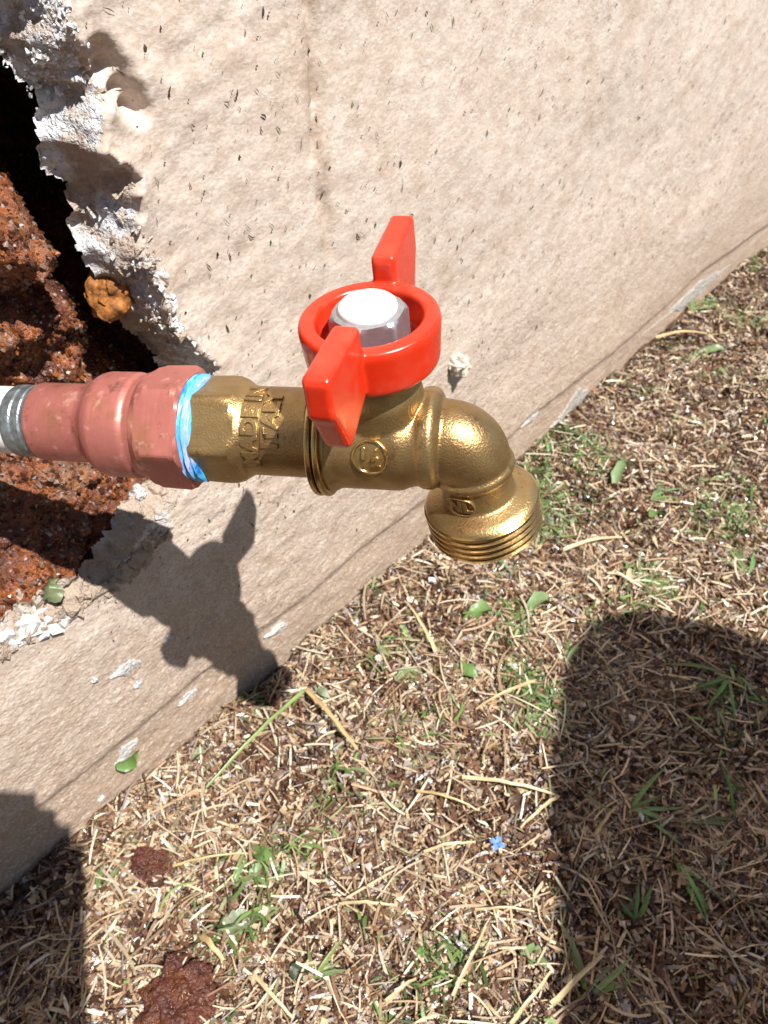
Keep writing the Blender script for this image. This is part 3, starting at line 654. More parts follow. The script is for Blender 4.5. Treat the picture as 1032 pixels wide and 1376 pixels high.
# ------------------------------------------------------------------ clippings on the ground
VIS = [(-0.0469, -0.0014), (-0.0665, -0.0407), (0.0455, -0.165), (0.1532, -0.2847), (0.3604, -0.2044), (0.8898, 0.0007)]
def sample_xy(n_, spread=0.10, inside=0.75):
    """points over the ground in view plus a margin round it"""
    out = np.zeros((0, 2))
    while len(out) < n_:
        x = rng.uniform(-0.14, 0.95, n_*3); y = rng.uniform(-0.40, 0.004, n_*3)
        d = seg_dist(x, y, VIS)
        near = np.clip(1.25-(x/1.0), 0.35, 1.0)*np.clip(0.62+2.0*fbm(x*26, y*26, 401, 3), 0.22, 1.0)
        p_ = np.where(d < 0, 1.0, np.clip(1-d/spread, 0, 1)*0.6)*near
        k = rng.random(len(x)) < p_
        out = np.concatenate([out, np.stack([x[k], y[k]], 1)])
    return out[:n_]
def blades(n_, lmin, lmax, wmin, wmax, zlo, zhi, pal, pw, segs=3, curl=0.6, tilt=0.35, xy=None):
    P = sample_xy(n_) if xy is None else xy
    n_ = len(P)
    L = (lmin+(lmax-lmin)*rng.random(n_)**1.8)*np.clip(1.12-1.3*(P[:, 0]-0.18), 0.6, 1.12); Wd = wmin+(wmax-wmin)*rng.random(n_)**1.5
    th = rng.uniform(0, 2*PI, n_)+0.0; tl = rng.normal(0, tilt, n_); cu = rng.normal(0, curl, n_); roll = rng.normal(0, 0.7, n_)
    z0 = ground_z(P[:, 0], P[:, 1])+rng.uniform(zlo, zhi, n_); cz = rng.normal(0, 0.22, n_)
    K = segs+1; V = np.zeros((n_, K, 2, 3))
    pos = np.stack([P[:, 0], P[:, 1], z0], 1); dirang = th-cu/2; el = tl.copy()
    pos = pos-0.5*L[:, None]*np.stack([np.cos(th)*np.cos(tl), np.sin(th)*np.cos(tl), np.sin(tl)], 1)
    for k in range(K):
        d = np.stack([np.cos(dirang)*np.cos(el), np.sin(dirang)*np.cos(el), np.sin(el)], 1)
        sdv = np.stack([-np.sin(dirang)*np.cos(roll), np.cos(dirang)*np.cos(roll), np.sin(roll)], 1)
        taper = 1.0 if 0 < k < K-1 else rng.uniform(0.25, 0.95, n_)[:, None]
        V[:, k, 0] = pos-sdv*(Wd/2)[:, None]*taper; V[:, k, 1] = pos+sdv*(Wd/2)[:, None]*taper
        pos = pos+d*(L/segs)[:, None]; dirang = dirang+cu/segs; el = el-(cz+0.25)/segs*0.8
    V[..., 1] = np.minimum(V[..., 1], 0.0015*rng.random(V[..., 1].shape)-0.0005)
    gzv = ground_z(V[..., 0], V[..., 1]); V[..., 2] = np.maximum(V[..., 2], gzv+0.0002)
    base = (np.arange(n_)*K*2)[:, None]
    Q = np.concatenate([np.stack([base[:, 0]+2*k, base[:, 0]+2*k+1, base[:, 0]+2*k+3, base[:, 0]+2*k+2], 1) for k in range(segs)])
    pal = np.array(pal); ci = rng.choice(len(pal), n_, p=np.array(pw)/sum(pw))
    c = pal[ci]*rng.uniform(0.65, 1.3, (n_, 1)); c = np.clip(c, 0, 0.8)
    return V.reshape(-1, 3), Q, np.repeat(c, K*2, axis=0)
STRAW = [(0.52, 0.40, 0.26), (0.38, 0.26, 0.16), (0.62, 0.53, 0.40), (0.21, 0.11, 0.06), (0.11, 0.047, 0.028), (0.042, 0.019, 0.013), (0.32, 0.275, 0.25), (0.24, 0.25, 0.12)]
def stuff(name, sets, mat, label=None):
    Vs, Qs, Cs = [], [], []; off = 0
    for v, q, c in sets: Vs.append(v); Qs.append(q+off); Cs.append(c); off += len(v)
    me = fast_mesh(name, np.concatenate(Vs), np.concatenate(Qs), True); set_col(me, np.concatenate(Cs))
    return tag(link(name, me, mat), label, kind='stuff')
def wide_xy(n_):
    x = rng.uniform(-1.0, 2.2, n_*2); y = rng.uniform(-1.5, 0.0, n_*2); k = seg_dist(x, y, VIS) > 0.05
    return np.stack([x[k], y[k]], 1)[:n_]
stuff('dry_grass_clippings', [
    blades(34000, 0.014, 0.034, 0.002, 0.0045, 0.0, 0.005, STRAW, (2, 3, 1.0, 4, 5, 5, 1.8, 1.6), 2, 0.6, 0.35, wide_xy(34000)),
    blades(60000, 0.003, 0.009, 0.0007, 0.0023, 0.0, 0.0030, STRAW, (2, 3, 1.0, 4, 5, 6, 1.8, 0.6), 2, 0.4, 0.34),
    blades(46000, 0.004, 0.014, 0.0005, 0.0017, 0.0005, 0.0045, STRAW, (4, 4, 1.8, 4, 4, 3, 1.4, 0.6), 3, 0.36, 0.25),
    blades(5500, 0.010, 0.026, 0.0005, 0.0013, 0.002, 0.0065, STRAW, (5, 3.5, 3.5, 1.6, 1.4, 0.4, 0.5, 0.6), 4, 0.40, 0.18),
    blades(420, 0.020, 0.038, 0.0006, 0.0013, 0.003, 0.0075, STRAW, (5, 2.5, 4, 1, 0.6, 0.2, 0.3, 0.5), 5, 0.6, 0.12)], M['straw'])
def crumbs(n_, smin, smax, zlo, zhi, pal, pw, xy=None):
    P = sample_xy(n_) if xy is None else xy
    n_ = len(P); s_ = smin+(smax-smin)*rng.random(n_)**2.2
    ang = rng.uniform(0, 2*PI, n_)[:, None]+np.array([0, 1.3, 3.0, 4.4])[None]+rng.normal(0, 0.25, (n_, 4))
    rad = s_[:, None]*rng.uniform(0.5, 1.1, (n_, 4)); el = rng.uniform(0.5, 1.2, n_)[:, None]
    x = P[:, :1]+rad*np.cos(ang); y = np.minimum(P[:, 1:]+rad*np.sin(ang)*el, 0.001); top = ground_z(P[:, 0], P[:, 1])+rng.uniform(zlo, zhi, n_)
    z = top[:, None]+rng.normal(0, 0.35, (n_, 4))*s_[:, None]
    V = np.zeros((n_, 8, 3)); V[:, :4, 0] = x; V[:, :4, 1] = y; V[:, :4, 2] = z
    V[:, 4:] = V[:, :4]; V[:, 4:, 2] -= (s_*0.7)[:, None]
    b_ = np.arange(n_)*8
    Q = np.concatenate([np.stack([b_, b_+1, b_+2, b_+3], 1)]+[np.stack([b_+k, b_+4+k, b_+4+(k+1) % 4, b_+(k+1) % 4], 1) for k in range(4)])
    pal = np.array(pal); ci = rng.choice(len(pal), n_, p=np.array(pw)/sum(pw)); c = np.clip(pal[ci]*rng.uniform(0.6, 1.3, (n_, 1)), 0, 0.8)
    return V.reshape(-1, 3), Q, np.repeat(c, 8, axis=0)
CR = [(0.045, 0.018, 0.011), (0.11, 0.046, 0.024), (0.22, 0.125, 0.072), (0.42, 0.31, 0.19), (0.36, 0.31, 0.29), (0.62, 0.60, 0.58)]
cr = stuff('soil_crumbs', [crumbs(60000, 0.0005, 0.0030, 0.0008, 0.0044, CR, (5, 5, 4, 3.8, 1.6, 0.18))], M['chips'])
cr.data.polygons.foreach_set('use_smooth', [False]*len(cr.data.polygons))
def beads(n_):
    P = sample_xy(n_, 0.05); r_ = 0.00022+0.00045*rng.random(n_)**2.5; z = ground_z(P[:, 0], P[:, 1])+rng.uniform(0.0015, 0.0052, n_)
    o = np.array([(1, 0, 0), (0, 1, 0), (-1, 0, 0), (0, -1, 0), (0, 0, 1), (0, 0, -1)], float)
    lay = [(-.6, 5), (0, 5), (.6, 5), (.98, 5)]; tv = []
    for h_, m_ in ((-.75, 0), (-.1, 0), (.55, 0), (.97, 0)):
        q = math.sqrt(max(0, 1-h_*h_)); tv += [(q*math.cos(2*PI*k/6), q*math.sin(2*PI*k/6), h_) for k in range(6)]
    tv = np.array(tv); V = np.stack([P[:, 0], np.minimum(P[:, 1], -0.001), z], 1)[:, None]+tv[None]*r_[:, None, None]
    tq = np.array([(6*l+k, 6*l+(k+1) % 6, 6*l+6+(k+1) % 6, 6*l+6+k) for l in range(3) for k in range(6)]+[(18, 19, 20, 21), (18, 21, 22, 23)])
    return V.reshape(-1, 3), (tq[None]+(np.arange(n_)*24)[:, None, None]).reshape(-1, 4), np.tile(np.array([(0.5, 0.5, 0.5)]), (n_*24, 1))
wb = stuff('water_beads', [beads(5000)], M['water'])
cr2 = stuff('fine_debris', [crumbs(60000, 0.0003, 0.0011, 0.0002, 0.0036, CR, (4, 5, 6, 7, 1.6, 0.1))], M['chips'])
cr2.data.polygons.foreach_set('use_smooth', [False]*len(cr2.data.polygons))
GREEN = [(0.10, 0.19, 0.045), (0.16, 0.26, 0.07), (0.24, 0.34, 0.14), (0.06, 0.11, 0.035), (0.28, 0.30, 0.17)]
def green_xy(n_):
    P = sample_xy(n_*8); k = 1.4*fbm(P[:, 0]*24, P[:, 1]*24, 77, 3)+0.16*rng.normal(0, 1, len(P))+0.12*np.clip(P[:, 0]/0.4, 0, 1)
    return P[np.argsort(-k)[:n_]]
stuff('green_grass_shreds', [
    blades(4600, 0.004, 0.012, 0.0006, 0.0019, 0.0015, 0.0058, GREEN, (3, 3, 2, 2, 2), 3, 0.9, 0.35, green_xy(4600)),
    blades(700, 0.010, 0.024, 0.0008, 0.0017, 0.002, 0.0065, GREEN, (3, 3, 2, 2, 1), 4, 0.9, 0.3, green_xy(700))], M['leaf'])
# crumbs and rootlets lying on the rusty fill, flecks stuck on the wall
def scatter_fill(n_, smin, smax, pal, pw):
    x = rng.uniform(-0.03, 0.13, n_*4); z = rng.uniform(0.12, 0.34, n_*4); k = seg_dist(x, z, HOLE) < -0.006
    x, z = x[k][:n_], z[k][:n_]; y = soil_y(x, z); n_ = len(x); s_ = smin+(smax-smin)*rng.random(n_)**2
    V = np.zeros((n_, 8, 3)); ang = rng.uniform(0, 6.28, n_)[:, None]+np.array([0, 1.4, 3.1, 4.6])[None]
    rad = s_[:, None]*rng.uniform(0.5, 1.1, (n_, 4))
    V[:, :4, 0] = x[:, None]+rad*np.cos(ang); V[:, :4, 2] = z[:, None]+rad*np.sin(ang); V[:, :4, 1] = y[:, None]-s_[:, None]*rng.uniform(0.2, 0.9, (n_, 4))
    V[:, 4:] = V[:, :4]; V[:, 4:, 1] += (s_*1.4)[:, None]
    b_ = np.arange(n_)*8
    Q = np.concatenate([np.stack([b_, b_+1, b_+2, b_+3], 1)]+[np.stack([b_+q, b_+4+q, b_+4+(q+1) % 4, b_+(q+1) % 4], 1) for q in range(4)])
    pal = np.array(pal); c = pal[rng.choice(len(pal), n_, p=np.array(pw)/sum(pw))]*rng.uniform(0.6, 1.3, (n_, 1))
    return V.reshape(-1, 3), Q, np.repeat(np.clip(c, 0, 0.8), 8, axis=0)
rc = stuff('rust_crumbs', [scatter_fill(15000, 0.0003, 0.0013, [(0.10, 0.026, 0.010), (0.26, 0.085, 0.02), (0.035, 0.012, 0.009), (0.25, 0.16, 0.13), (0.48, 0.40, 0.36)], (5, 4, 4, 1.4, 0.35))], M['chips'])
rc.data.polygons.foreach_set('use_smooth', [False]*len(rc.data.polygons))
def wall_flecks(n_):
    x = rng.uniform(0.06, 0.85, n_); z = np.where(rng.random(n_) < 0.15, rng.uniform(0.02, 0.20, n_), rng.uniform(0.10, 0.36, n_))
    S_ = hole_sdf(x, z); k = S_ > 0.004; x, z, S_ = x[k], z[k], S_[k]; n_ = len(x); y = wall_y(x, z, S_)-0.0004
    L = 0.0005+0.0034*rng.random(n_)**4.5; wd = 0.00012+0.00042*rng.random(n_)**3; a = rng.normal(PI/2+0.15, 0.5, n_)
    d = np.stack([np.cos(a), np.sin(a)], 1); p_ = np.stack([-d[:, 1], d[:, 0]], 1)
    V = np.zeros((n_, 6, 3)); bend = rng.normal(0, 0.35, n_)
    for i, t in enumerate((-0.5, 0.0, 0.5)):
        cx = x+d[:, 0]*L*t+p_[:, 0]*bend*L*(t*t); cz_ = z+d[:, 1]*L*t+p_[:, 1]*bend*L*(t*t); hw = wd*(1.0 if i == 1 else 0.45)
        for j, s_ in enumerate((-1, 1)):
            V[:, 2*i+j, 0] = cx+p_[:, 0]*hw*s_; V[:, 2*i+j, 2] = cz_+p_[:, 1]*hw*s_; V[:, 2*i+j, 1] = y-0.0003*(i == 1)
    b_ = np.arange(n_)*6; Q = np.concatenate([np.stack([b_, b_+1, b_+3, b_+2], 1), np.stack([b_+2, b_+3, b_+5, b_+4], 1)])
    c = np.where(rng.random((n_, 1)) < 0.14, np.array([[0.05, 0.10, 0.02]]), np.array([[0.040, 0.024, 0.014]]))*rng.uniform(0.6, 2.0, (n_, 1))
    return V.reshape(-1, 3), Q, np.repeat(c, 6, axis=0)
stuff('grass_flecks', [wall_flecks(4200)], M['chips'])

# ------------------------------------------------------------------ single leaves, stalks, tufts, lumps
def ribbon(pts, wds, cup=0.25, roll=0.0):
    """a leaf or stalk: centre line, widths; three verts across"""
    vs = []; fs = []; n_ = len(pts)
    for i, (p_, w_) in enumerate(zip(pts, wds)):
        p_ = Vector(p_); d = (Vector(pts[min(i+1, n_-1)])-Vector(pts[max(i-1, 0)])).normalized()
        sd_ = d.cross(Vector((0, 0, 1)))
        sd_ = sd_.normalized() if sd_.length > 1e-4 else Vector((1, 0, 0))
        nn = sd_.cross(d).normalized(); sd_ = (sd_*math.cos(roll)+nn*math.sin(roll)); nn = sd_.cross(d).normalized()
        vs += [p_-sd_*w_/2+nn*w_*cup, p_, p_+sd_*w_/2+nn*w_*cup]
    for i in range(n_-1):
        a = 3*i; fs += [(a, a+1, a+4, a+3), (a+1, a+2, a+5, a+4)]
    return vs, fs
def add_ribbons(name, ribs, col, mat, loc, label=None, cat=None, group=None, parent=None):
    vs = []; fs = []
    for v, f_ in ribs:
        o = len(vs); vs += v; fs += [tuple(i+o for i in q) for q in f_]
    me = mesh(name, vs, fs); cc = np.array(col)[None]*np.random.default_rng(len(vs)).uniform(0.8, 1.2, (len(vs), 1)); set_col(me, cc)
    me.materials.append(mat)
    o = link(name, me, None, parent); o.location = loc
    return tag(o, label, cat, group)
def leaf(name, at, L, Wd, deg, col, label, group=None, seed=1, curl=0.5, wav=0.3, on_wall=False, lift=0.0034, cat='leaf', tip=0.8):
    rr = random.Random(seed); n_ = 11; pts = []; wds = []
    for i in range(n_):
        t = i/(n_-1); x = (t-0.5)*L
        pts.append((x, curl*0.25*L*math.sin(t*PI)*rr.uniform(0.7, 1.3)*0.7, L*0.16*math.sin(t*PI*1.7+seed)*(0.3+abs(curl))+rr.uniform(-1, 1)*0.0007))
        wds.append(Wd*(math.sin(PI*(0.06+0.94*t)**tip)**0.8*(1+wav*rr.uniform(-1, 1))+0.06))
    v, f_ = ribbon(pts, wds, rr.uniform(0.15, 0.42))
    rot = Matrix.Rotation(math.radians(deg), 4, 'Z')
    rot = rot @ Matrix.Rotation(rr.uniform(-0.35, 0.35), 4, 'X') @ Matrix.Rotation(rr.uniform(-0.18, 0.18), 4, 'Y')
    if on_wall: rot = Matrix.Rotation(math.radians(90), 4, 'X') @ rot
    v = [rot @ Vector(q) for q in v]
    if on_wall: loc = (at[0], wall_surf(*at)-0.003, at[1])
    else: loc = (at[0], at[1], gz(*at)+lift)
    return add_ribbons(name, [(v, f_)], col, M['leaf'], loc, label, cat, group)
def deg_of(p0, p1): return math.degrees(math.atan2(p1[1]-p0[1], p1[0]-p0[0]))
GL = 'single leaves lying on the clippings'
LEAVES = [((0.1738, -0.0571), (0.1873, -0.0657), 0.0096, (0.2, 0.3, 0.13), 'broad flat green leaf right of the daisy', 0.5),
 ((0.1971, -0.078), (0.2039, -0.0905), 0.0089, (0.14, 0.25, 0.07), 'notched bright green leaf below the spout', 0.5),
 ((0.2298, -0.0645), (0.2507, -0.0692), 0.0085, (0.14, 0.25, 0.07), 'crumpled green leaf under the spout nearest the wall', 0.9),
 ((0.2601, -0.0837), (0.2819, -0.1013), 0.0078, (0.2, 0.3, 0.13), 'long folded green leaf above the dark knee shadow', 0.9),
 ((0.1507, -0.0604), (0.1375, -0.0741), 0.0078, (0.2, 0.17, 0.08), 'upright olive brown dead leaf left of centre', 0.5),
 ((0.1415, -0.0964), (0.1545, -0.099), 0.0066, (0.25, 0.31, 0.2), 'dull grey green leaf below the olive dead leaf', 0.5),
 ((0.1123, -0.0876), (0.1313, -0.0994), 0.0036, (0.14, 0.25, 0.07), 'slim curled green leaf in the middle of the straw', 1.0),
 ((0.1094, -0.0942), (0.1199, -0.0961), 0.0042, (0.2, 0.3, 0.13), 'small rounded green leaf under the slim curled one', 0.8),
 ((0.0636, -0.0631), (0.0649, -0.0828), 0.0055, (0.14, 0.25, 0.07), 'thick green leaf blade pointing down right near the wall foot', 0.4),
 ((0.0558, -0.0761), (0.0637, -0.0742), 0.0047, (0.2, 0.3, 0.13), 'short green leaf beside the thick green blade', 0.6),
 ((0.0317, -0.0857), (0.0459, -0.0909), 0.0082, (0.25, 0.31, 0.2), 'large faded grey green leaf above the big rust lump', 0.4),
 ((0.0415, -0.1166), (0.0395, -0.1284), 0.0074, (0.035, 0.06, 0.03), 'dark bottle green curled leaf right of the big rust lump', 0.9),
 ((0.1126, -0.1832), (0.1147, -0.1947), 0.0069, (0.2, 0.3, 0.13), 'pale green leaf near the bottom beside the leg shadow', 0.6),
 ((0.1644, -0.1417), (0.1599, -0.1513), 0.0093, (0.085, 0.045, 0.028), 'flat chocolate brown leaf at the edge of the leg shadow', 0.2),
 ((0.6376, 0.0931), (0.6559, 0.0837), 0.0113, (0.2, 0.3, 0.13), 'small bright leaf at the wall foot in the upper right', 0.5),
 ((0.0845, -0.1485), (0.0814, -0.1536), 0.0031, (0.14, 0.25, 0.07), 'tiny green leaf low in the middle of the straw', 0.5),
 ((0.3981, -0.0641), (0.4442, -0.0679), 0.0082, (0.2, 0.3, 0.13), 'pale green leaf in the grass right of the spout', 0.7),
 ((0.3761, -0.104), (0.4202, -0.1109), 0.0068, (0.14, 0.25, 0.07), 'fresh green leaf at the far right of the spout', 0.8),
 ((0.1063, -0.1634), (0.1152, -0.1679), 0.0029, (0.25, 0.31, 0.2), 'small greyish leaf low beside the straw stalks', 0.6),
 ((0.5804, -0.0329), (0.6056, -0.0475), 0.0087, (0.2, 0.3, 0.13), 'pale leaf lying far up the lawn on the right', 0.6),
 ((0.1268, -0.124), (0.1249, -0.1322), 0.0035, (0.2, 0.17, 0.08), 'small olive leaf left of the blue flower', 0.6),
 ((0.1417, -0.0269), (0.1422, -0.0377), 0.0048, (0.25, 0.31, 0.2), 'pale crumpled leaf at the upper end of the long grass stem', 0.8),
 ((0.0735, -0.009), (0.0836, -0.0142), 0.0045, (0.25, 0.31, 0.2), 'grey green leaf shred at the wall foot', 0.8),
 ((0.3252, -0.1136), (0.3393, -0.1185), 0.0063, (0.5, 0.43, 0.27), 'pale straw coloured leaf right of the spout', 0.3)]
for k, (p0, p1, Wd, col, label, curl) in enumerate(LEAVES):
    c = ((p0[0]+p1[0])/2, (p0[1]+p1[1])/2); L = math.hypot(p1[0]-p0[0], p1[1]-p0[1])
    leaf('leaf', c, L, Wd, deg_of(p0, p1), col, label, GL, k+3, curl)
w0, w1_ = (0.0419, 0.0265), (0.0546, 0.0198)
leaf('leaf', ((w0[0]+w1_[0])/2, (w0[1]+w1_[1])/2), 0.0135, 0.0075, deg_of(w0, w1_), (0.13, 0.25, 0.06), 'small fresh green leaf stuck to the wall above the pale chip', None, 31, 0.5, 0.15, True)
c_ = (0.0508, 0.1469)
leaf('leaf', c_, 0.0085, 0.0055, 25, (0.18, 0.22, 0.11), 'crumpled pale green leaf caught on the lower lip of the hole', None, 32, 0.9, 0.5, True)
# stalks
STALKS = [((0.1396, -0.0233), (0.1296, -0.0713), 0.0028, (0.5, 0.36, 0.18), 'thick tan stalk slanting down right below the tap shadow'),
 ((0.1541, -0.119), (0.179, -0.1584), 0.00218, (0.58, 0.46, 0.27), 'long pale stalk pointing into the leg shadow'),
 ((0.179, -0.1584), (0.1529, -0.1541), 0.00179, (0.58, 0.46, 0.27), 'short pale stalk branching back from the long one'),
 ((0.1396, -0.0233), (0.0682, -0.0275), 0.0024, (0.22, 0.3, 0.1), 'long green grass stem running along the wall foot'),
 ((0.1155, -0.1267), (0.1346, -0.142), 0.0017, (0.58, 0.46, 0.27), 'pale stalk ending at the blue flower'),
 ((0.0793, -0.1726), (0.1095, -0.1669), 0.0015, (0.58, 0.46, 0.27), 'pale straw leaning up right near the bottom'),
 ((0.1042, -0.2041), (0.1329, -0.21), 0.00239, (0.58, 0.46, 0.27), 'broad pale stalk at the lower edge of the leg shadow'),
 ((0.0294, -0.1073), (0.03, -0.1311), 0.00183, (0.58, 0.46, 0.27), 'cream stalk slanting down at the bottom beside the dark leaf'),
 ((0.0593, -0.1542), (0.0743, -0.1571), 0.00179, (0.58, 0.46, 0.27), 'pale stalk low in the middle'), ((0.0248, -0.0793), (0.0248, -0.094), 0.00284, (0.5, 0.36, 0.18), 'stubby tan stalk above the big rust lump'),
 ((0.1737, -0.1812), (0.1931, -0.1817), 0.00172, (0.5, 0.36, 0.18), 'tan stalk lying inside the leg shadow'),
 ((0.0734, -0.1133), (0.0885, -0.1324), 0.00162, (0.58, 0.46, 0.27), 'level pale straw in the middle below the slim green leaf'),
 ((0.1116, -0.1594), (0.1278, -0.1793), 0.00129, (0.58, 0.46, 0.27), 'thin level straw left of the leg shadow'),
 ((0.2217, -0.1159), (0.1878, -0.1016), 0.00199, (0.5, 0.36, 0.18), 'tan straw beside the top corner of the leg shadow'),
 ((0.3178, -0.0733), (0.3561, -0.0936), 0.0028, (0.58, 0.46, 0.27), 'pale straw in the lawn right of the spout'),
 ((0.5679, -0.0022), (0.6082, -0.0296), 0.00377, (0.5, 0.36, 0.18), 'tan straw far up the lawn near the wall'),
 ((0.088, -0.1956), (0.1143, -0.1975), 0.00176, (0.58, 0.46, 0.27), 'cream straw rising from the bottom edge'), ((0.2004, -0.0638), (0.2212, -0.024), 0.00206, (0.58, 0.46, 0.27), 'pale straw under the spout'),
 ((0.1347, -0.1059), (0.1466, -0.1328), 0.00144, (0.5, 0.36, 0.18), 'thin brown straw in the middle of the straw'),
 ((0.0341, -0.0463), (0.0609, -0.0661), 0.00134, (0.5, 0.36, 0.18), 'thin straw right of the small rust lump')]
for k, (p0, p1, Wd, col, label) in enumerate(STALKS):
    rr = random.Random(k); n_ = 9; a = Vector((p0[0], p0[1], gz(*p0)+0.0065)); b_ = Vector((p1[0], p1[1], gz(*p1)+0.0065)); pts = []
    for i in range(n_):
        t = i/(n_-1); q = a.lerp(b_, t); pts.append(q-a+Vector((rr.uniform(-1, 1)*0.0003, rr.uniform(-1, 1)*0.0003, 0.004*math.sin(PI*t))))
    add_ribbons('stalk', [ribbon(pts, [Wd*(1-0.45*i/(n_-1)) for i in range(n_)], 0.35)], col, M['straw'], tuple(a), label, 'stalk', 'long stalks lying on the clippings')
# tufts of living grass: each blade a part
TUFTS = [((0.1983, -0.1875), 7, 0.0266, (0.17, 0.27, 0.1), -39.7, 'spiky grass tuft in the upper middle of the leg shadow'),
 ((0.1901, -0.2146), 7, 0.0304, (0.17, 0.27, 0.1), -102.4, 'broad bladed grass tuft in the centre of the leg shadow'),
 ((0.2282, -0.2287), 6, 0.0385, (0.12, 0.21, 0.06), 78.8, 'long grass tuft at the right edge in the leg shadow'),
 ((0.1176, -0.2132), 7, 0.0286, (0.17, 0.27, 0.1), -2.7, 'grass tuft on the lower left edge of the leg shadow'),
 ((0.346, -0.1542), 7, 0.0356, (0.12, 0.21, 0.06), -117.0, 'grass tuft just above the leg shadow on the right'),
 ((0.2783, -0.0615), 5, 0.0272, (0.12, 0.21, 0.06), 37.1, 'short green blades standing under the spout rim'), ((0.4017, -0.0904), 7, 0.0276, (0.17, 0.27, 0.1), -1.1, 'grass tuft right of the tap level with the spout'),
 ((0.6337, -0.0035), 7, 0.0264, (0.17, 0.27, 0.1), 9.6, 'grass tuft at the wall foot in the upper right'),
 ((0.3015, -0.1904), 6, 0.0365, (0.12, 0.21, 0.06), 152.1, 'dark grass tuft near the top right of the leg shadow'),
 ((0.381, -0.1666), 6, 0.0274, (0.17, 0.27, 0.1), 57.0, 'grass tuft at the right edge above the leg shadow'),
 ((0.2445, -0.12), 6, 0.0184, (0.12, 0.21, 0.06), 3.2, 'low grass tuft at the top left corner of the leg shadow'),
 ((0.3941, -0.0123), 6, 0.0214, (0.17, 0.27, 0.1), 3.4, 'small tuft at the wall foot beside the white scab'), ((0.0479, -0.0712), 5, 0.0198, (0.17, 0.27, 0.1), 3.6, 'grass tuft left of the thick green leaf'),
 ((0.0052, -0.0284), 5, 0.0197, (0.12, 0.21, 0.06), -0.3, 'grass tuft at the wall foot beside the phone shadow'),
 ((0.0458, -0.1254), 5, 0.0183, (0.17, 0.27, 0.1), 15.2, 'thin green tuft at the bottom beside the dark leaf'), ((0.1558, -0.2139), 5, 0.0224, (0.12, 0.21, 0.06), 64.2, 'sparse grass tuft low in the leg shadow')]
def tuft(at, n_, L, col, label, seed, lean):
    rr = random.Random(seed); t_ = empty('grass_tuft', (at[0], at[1], gz(*at)+0.001), label, 'grass tuft', 'live grass tufts among the clippings')
    for k in range(n_):
        a = math.radians(lean+rr.uniform(-62, 62)); l_ = L*rr.uniform(0.55, 1.1); e = rr.uniform(0.12, 0.7); pts = []; pos = Vector((rr.uniform(-1, 1)*0.001, rr.uniform(-1, 1)*0.001, 0.001))
        bend = rr.uniform(0.5, 1.3); tw = rr.uniform(-0.4, 0.4)
        for i in range(8):
            pts.append(pos.copy()); el = e-bend*i/7
            pos = pos+Vector((math.cos(a+tw*i/7)*math.cos(el), math.sin(a+tw*i/7)*math.cos(el), math.sin(el)))*l_/7
            pos.z = max(pos.z, 0.0025)
        wd = rr.uniform(0.0013, 0.0023)
        add_ribbons('blade', [ribbon(pts, [wd*min(1, (1-i/7.4)*2.2)*(0.6+0.4*min(1, i/2)) for i in range(8)], 0.2)], tuple(c*rr.uniform(0.75, 1.25) for c in col), M['leaf'], (0, 0, 0), None, None, None, t_)
for k, (at, n_, L, col, lean, label) in enumerate(TUFTS): tuft(at, n_, L, col, label, 300+k, lean)
# rust scale on the ground
for (x, y), sz, rz, sd_, label in [((0.028, -0.0385), (0.0068, 0.0095, 0.0042), 0.5, 11, 'small wet red rust lump on the straw beside the phone shadow'),
 ((0.004, -0.0928), (0.016, 0.0135, 0.006), 0.7, 12, 'large wet maroon rust lump at the bottom left')]:
    lump('rust_lump', (x, y, gz(x, y)+sz[2]*0.55+0.001), sz, (0.15, 0.1, rz), sd_, M['rustlump'], label, 'rust lump', 'wet rust lumps on the clippings', 0.42, 5, 2.6)
# fallen flower and blue petal
x, y = (0.14, -0.15)
t_ = empty('blue_flower', (x, y, gz(x, y)+0.0065), 'tiny fallen blue flower on the straw below the spout', 'flower')
for k in range(4):
    a = k*1.55+0.3; v, f_ = ribbon([(0.0003*math.cos(a), 0.0003*math.sin(a), 0), (0.0014*math.cos(a), 0.0014*math.sin(a), 0.0007), (0.0027*math.cos(a), 0.0027*math.sin(a), 0.0008), (0.0036*math.cos(a), 0.0036*math.sin(a), 0.0003)], [0.0006, 0.0022, 0.0026, 0.0008], 0.1)
    add_ribbons('petal', [(v, f_)], (0.16, 0.34, 0.78), M['leaf'], (0, 0, 0), None, None, None, t_)
x, y = (0.18, -0.04)
t_ = empty('daisy', (x, y, gz(x, y)+0.006), 'tiny white daisy head with a yellow centre near the wall foot', 'flower')
for k in range(9):
    a = k*0.7; v, f_ = ribbon([(0.0004*math.cos(a), 0.0004*math.sin(a), 0), (0.0014*math.cos(a), 0.0014*math.sin(a), 0.0005), (0.0024*math.cos(a), 0.0024*math.sin(a), 0.0002)], [0.0004, 0.0009, 0.0006], 0.1)
    add_ribbons('petal', [(v, f_)], (0.72, 0.70, 0.66), M['leaf'], (0, 0, 0), None, None, None, t_)
o = link('flower_centre', lump_mesh('flower_centre', 0.0009, 0.0009, 0.0006, 2, 0.2, 2), mat_plain('pollen', (0.65, 0.36, 0.03), 0.7), t_); o.location = (0.0003, -0.0003, 0.0006)

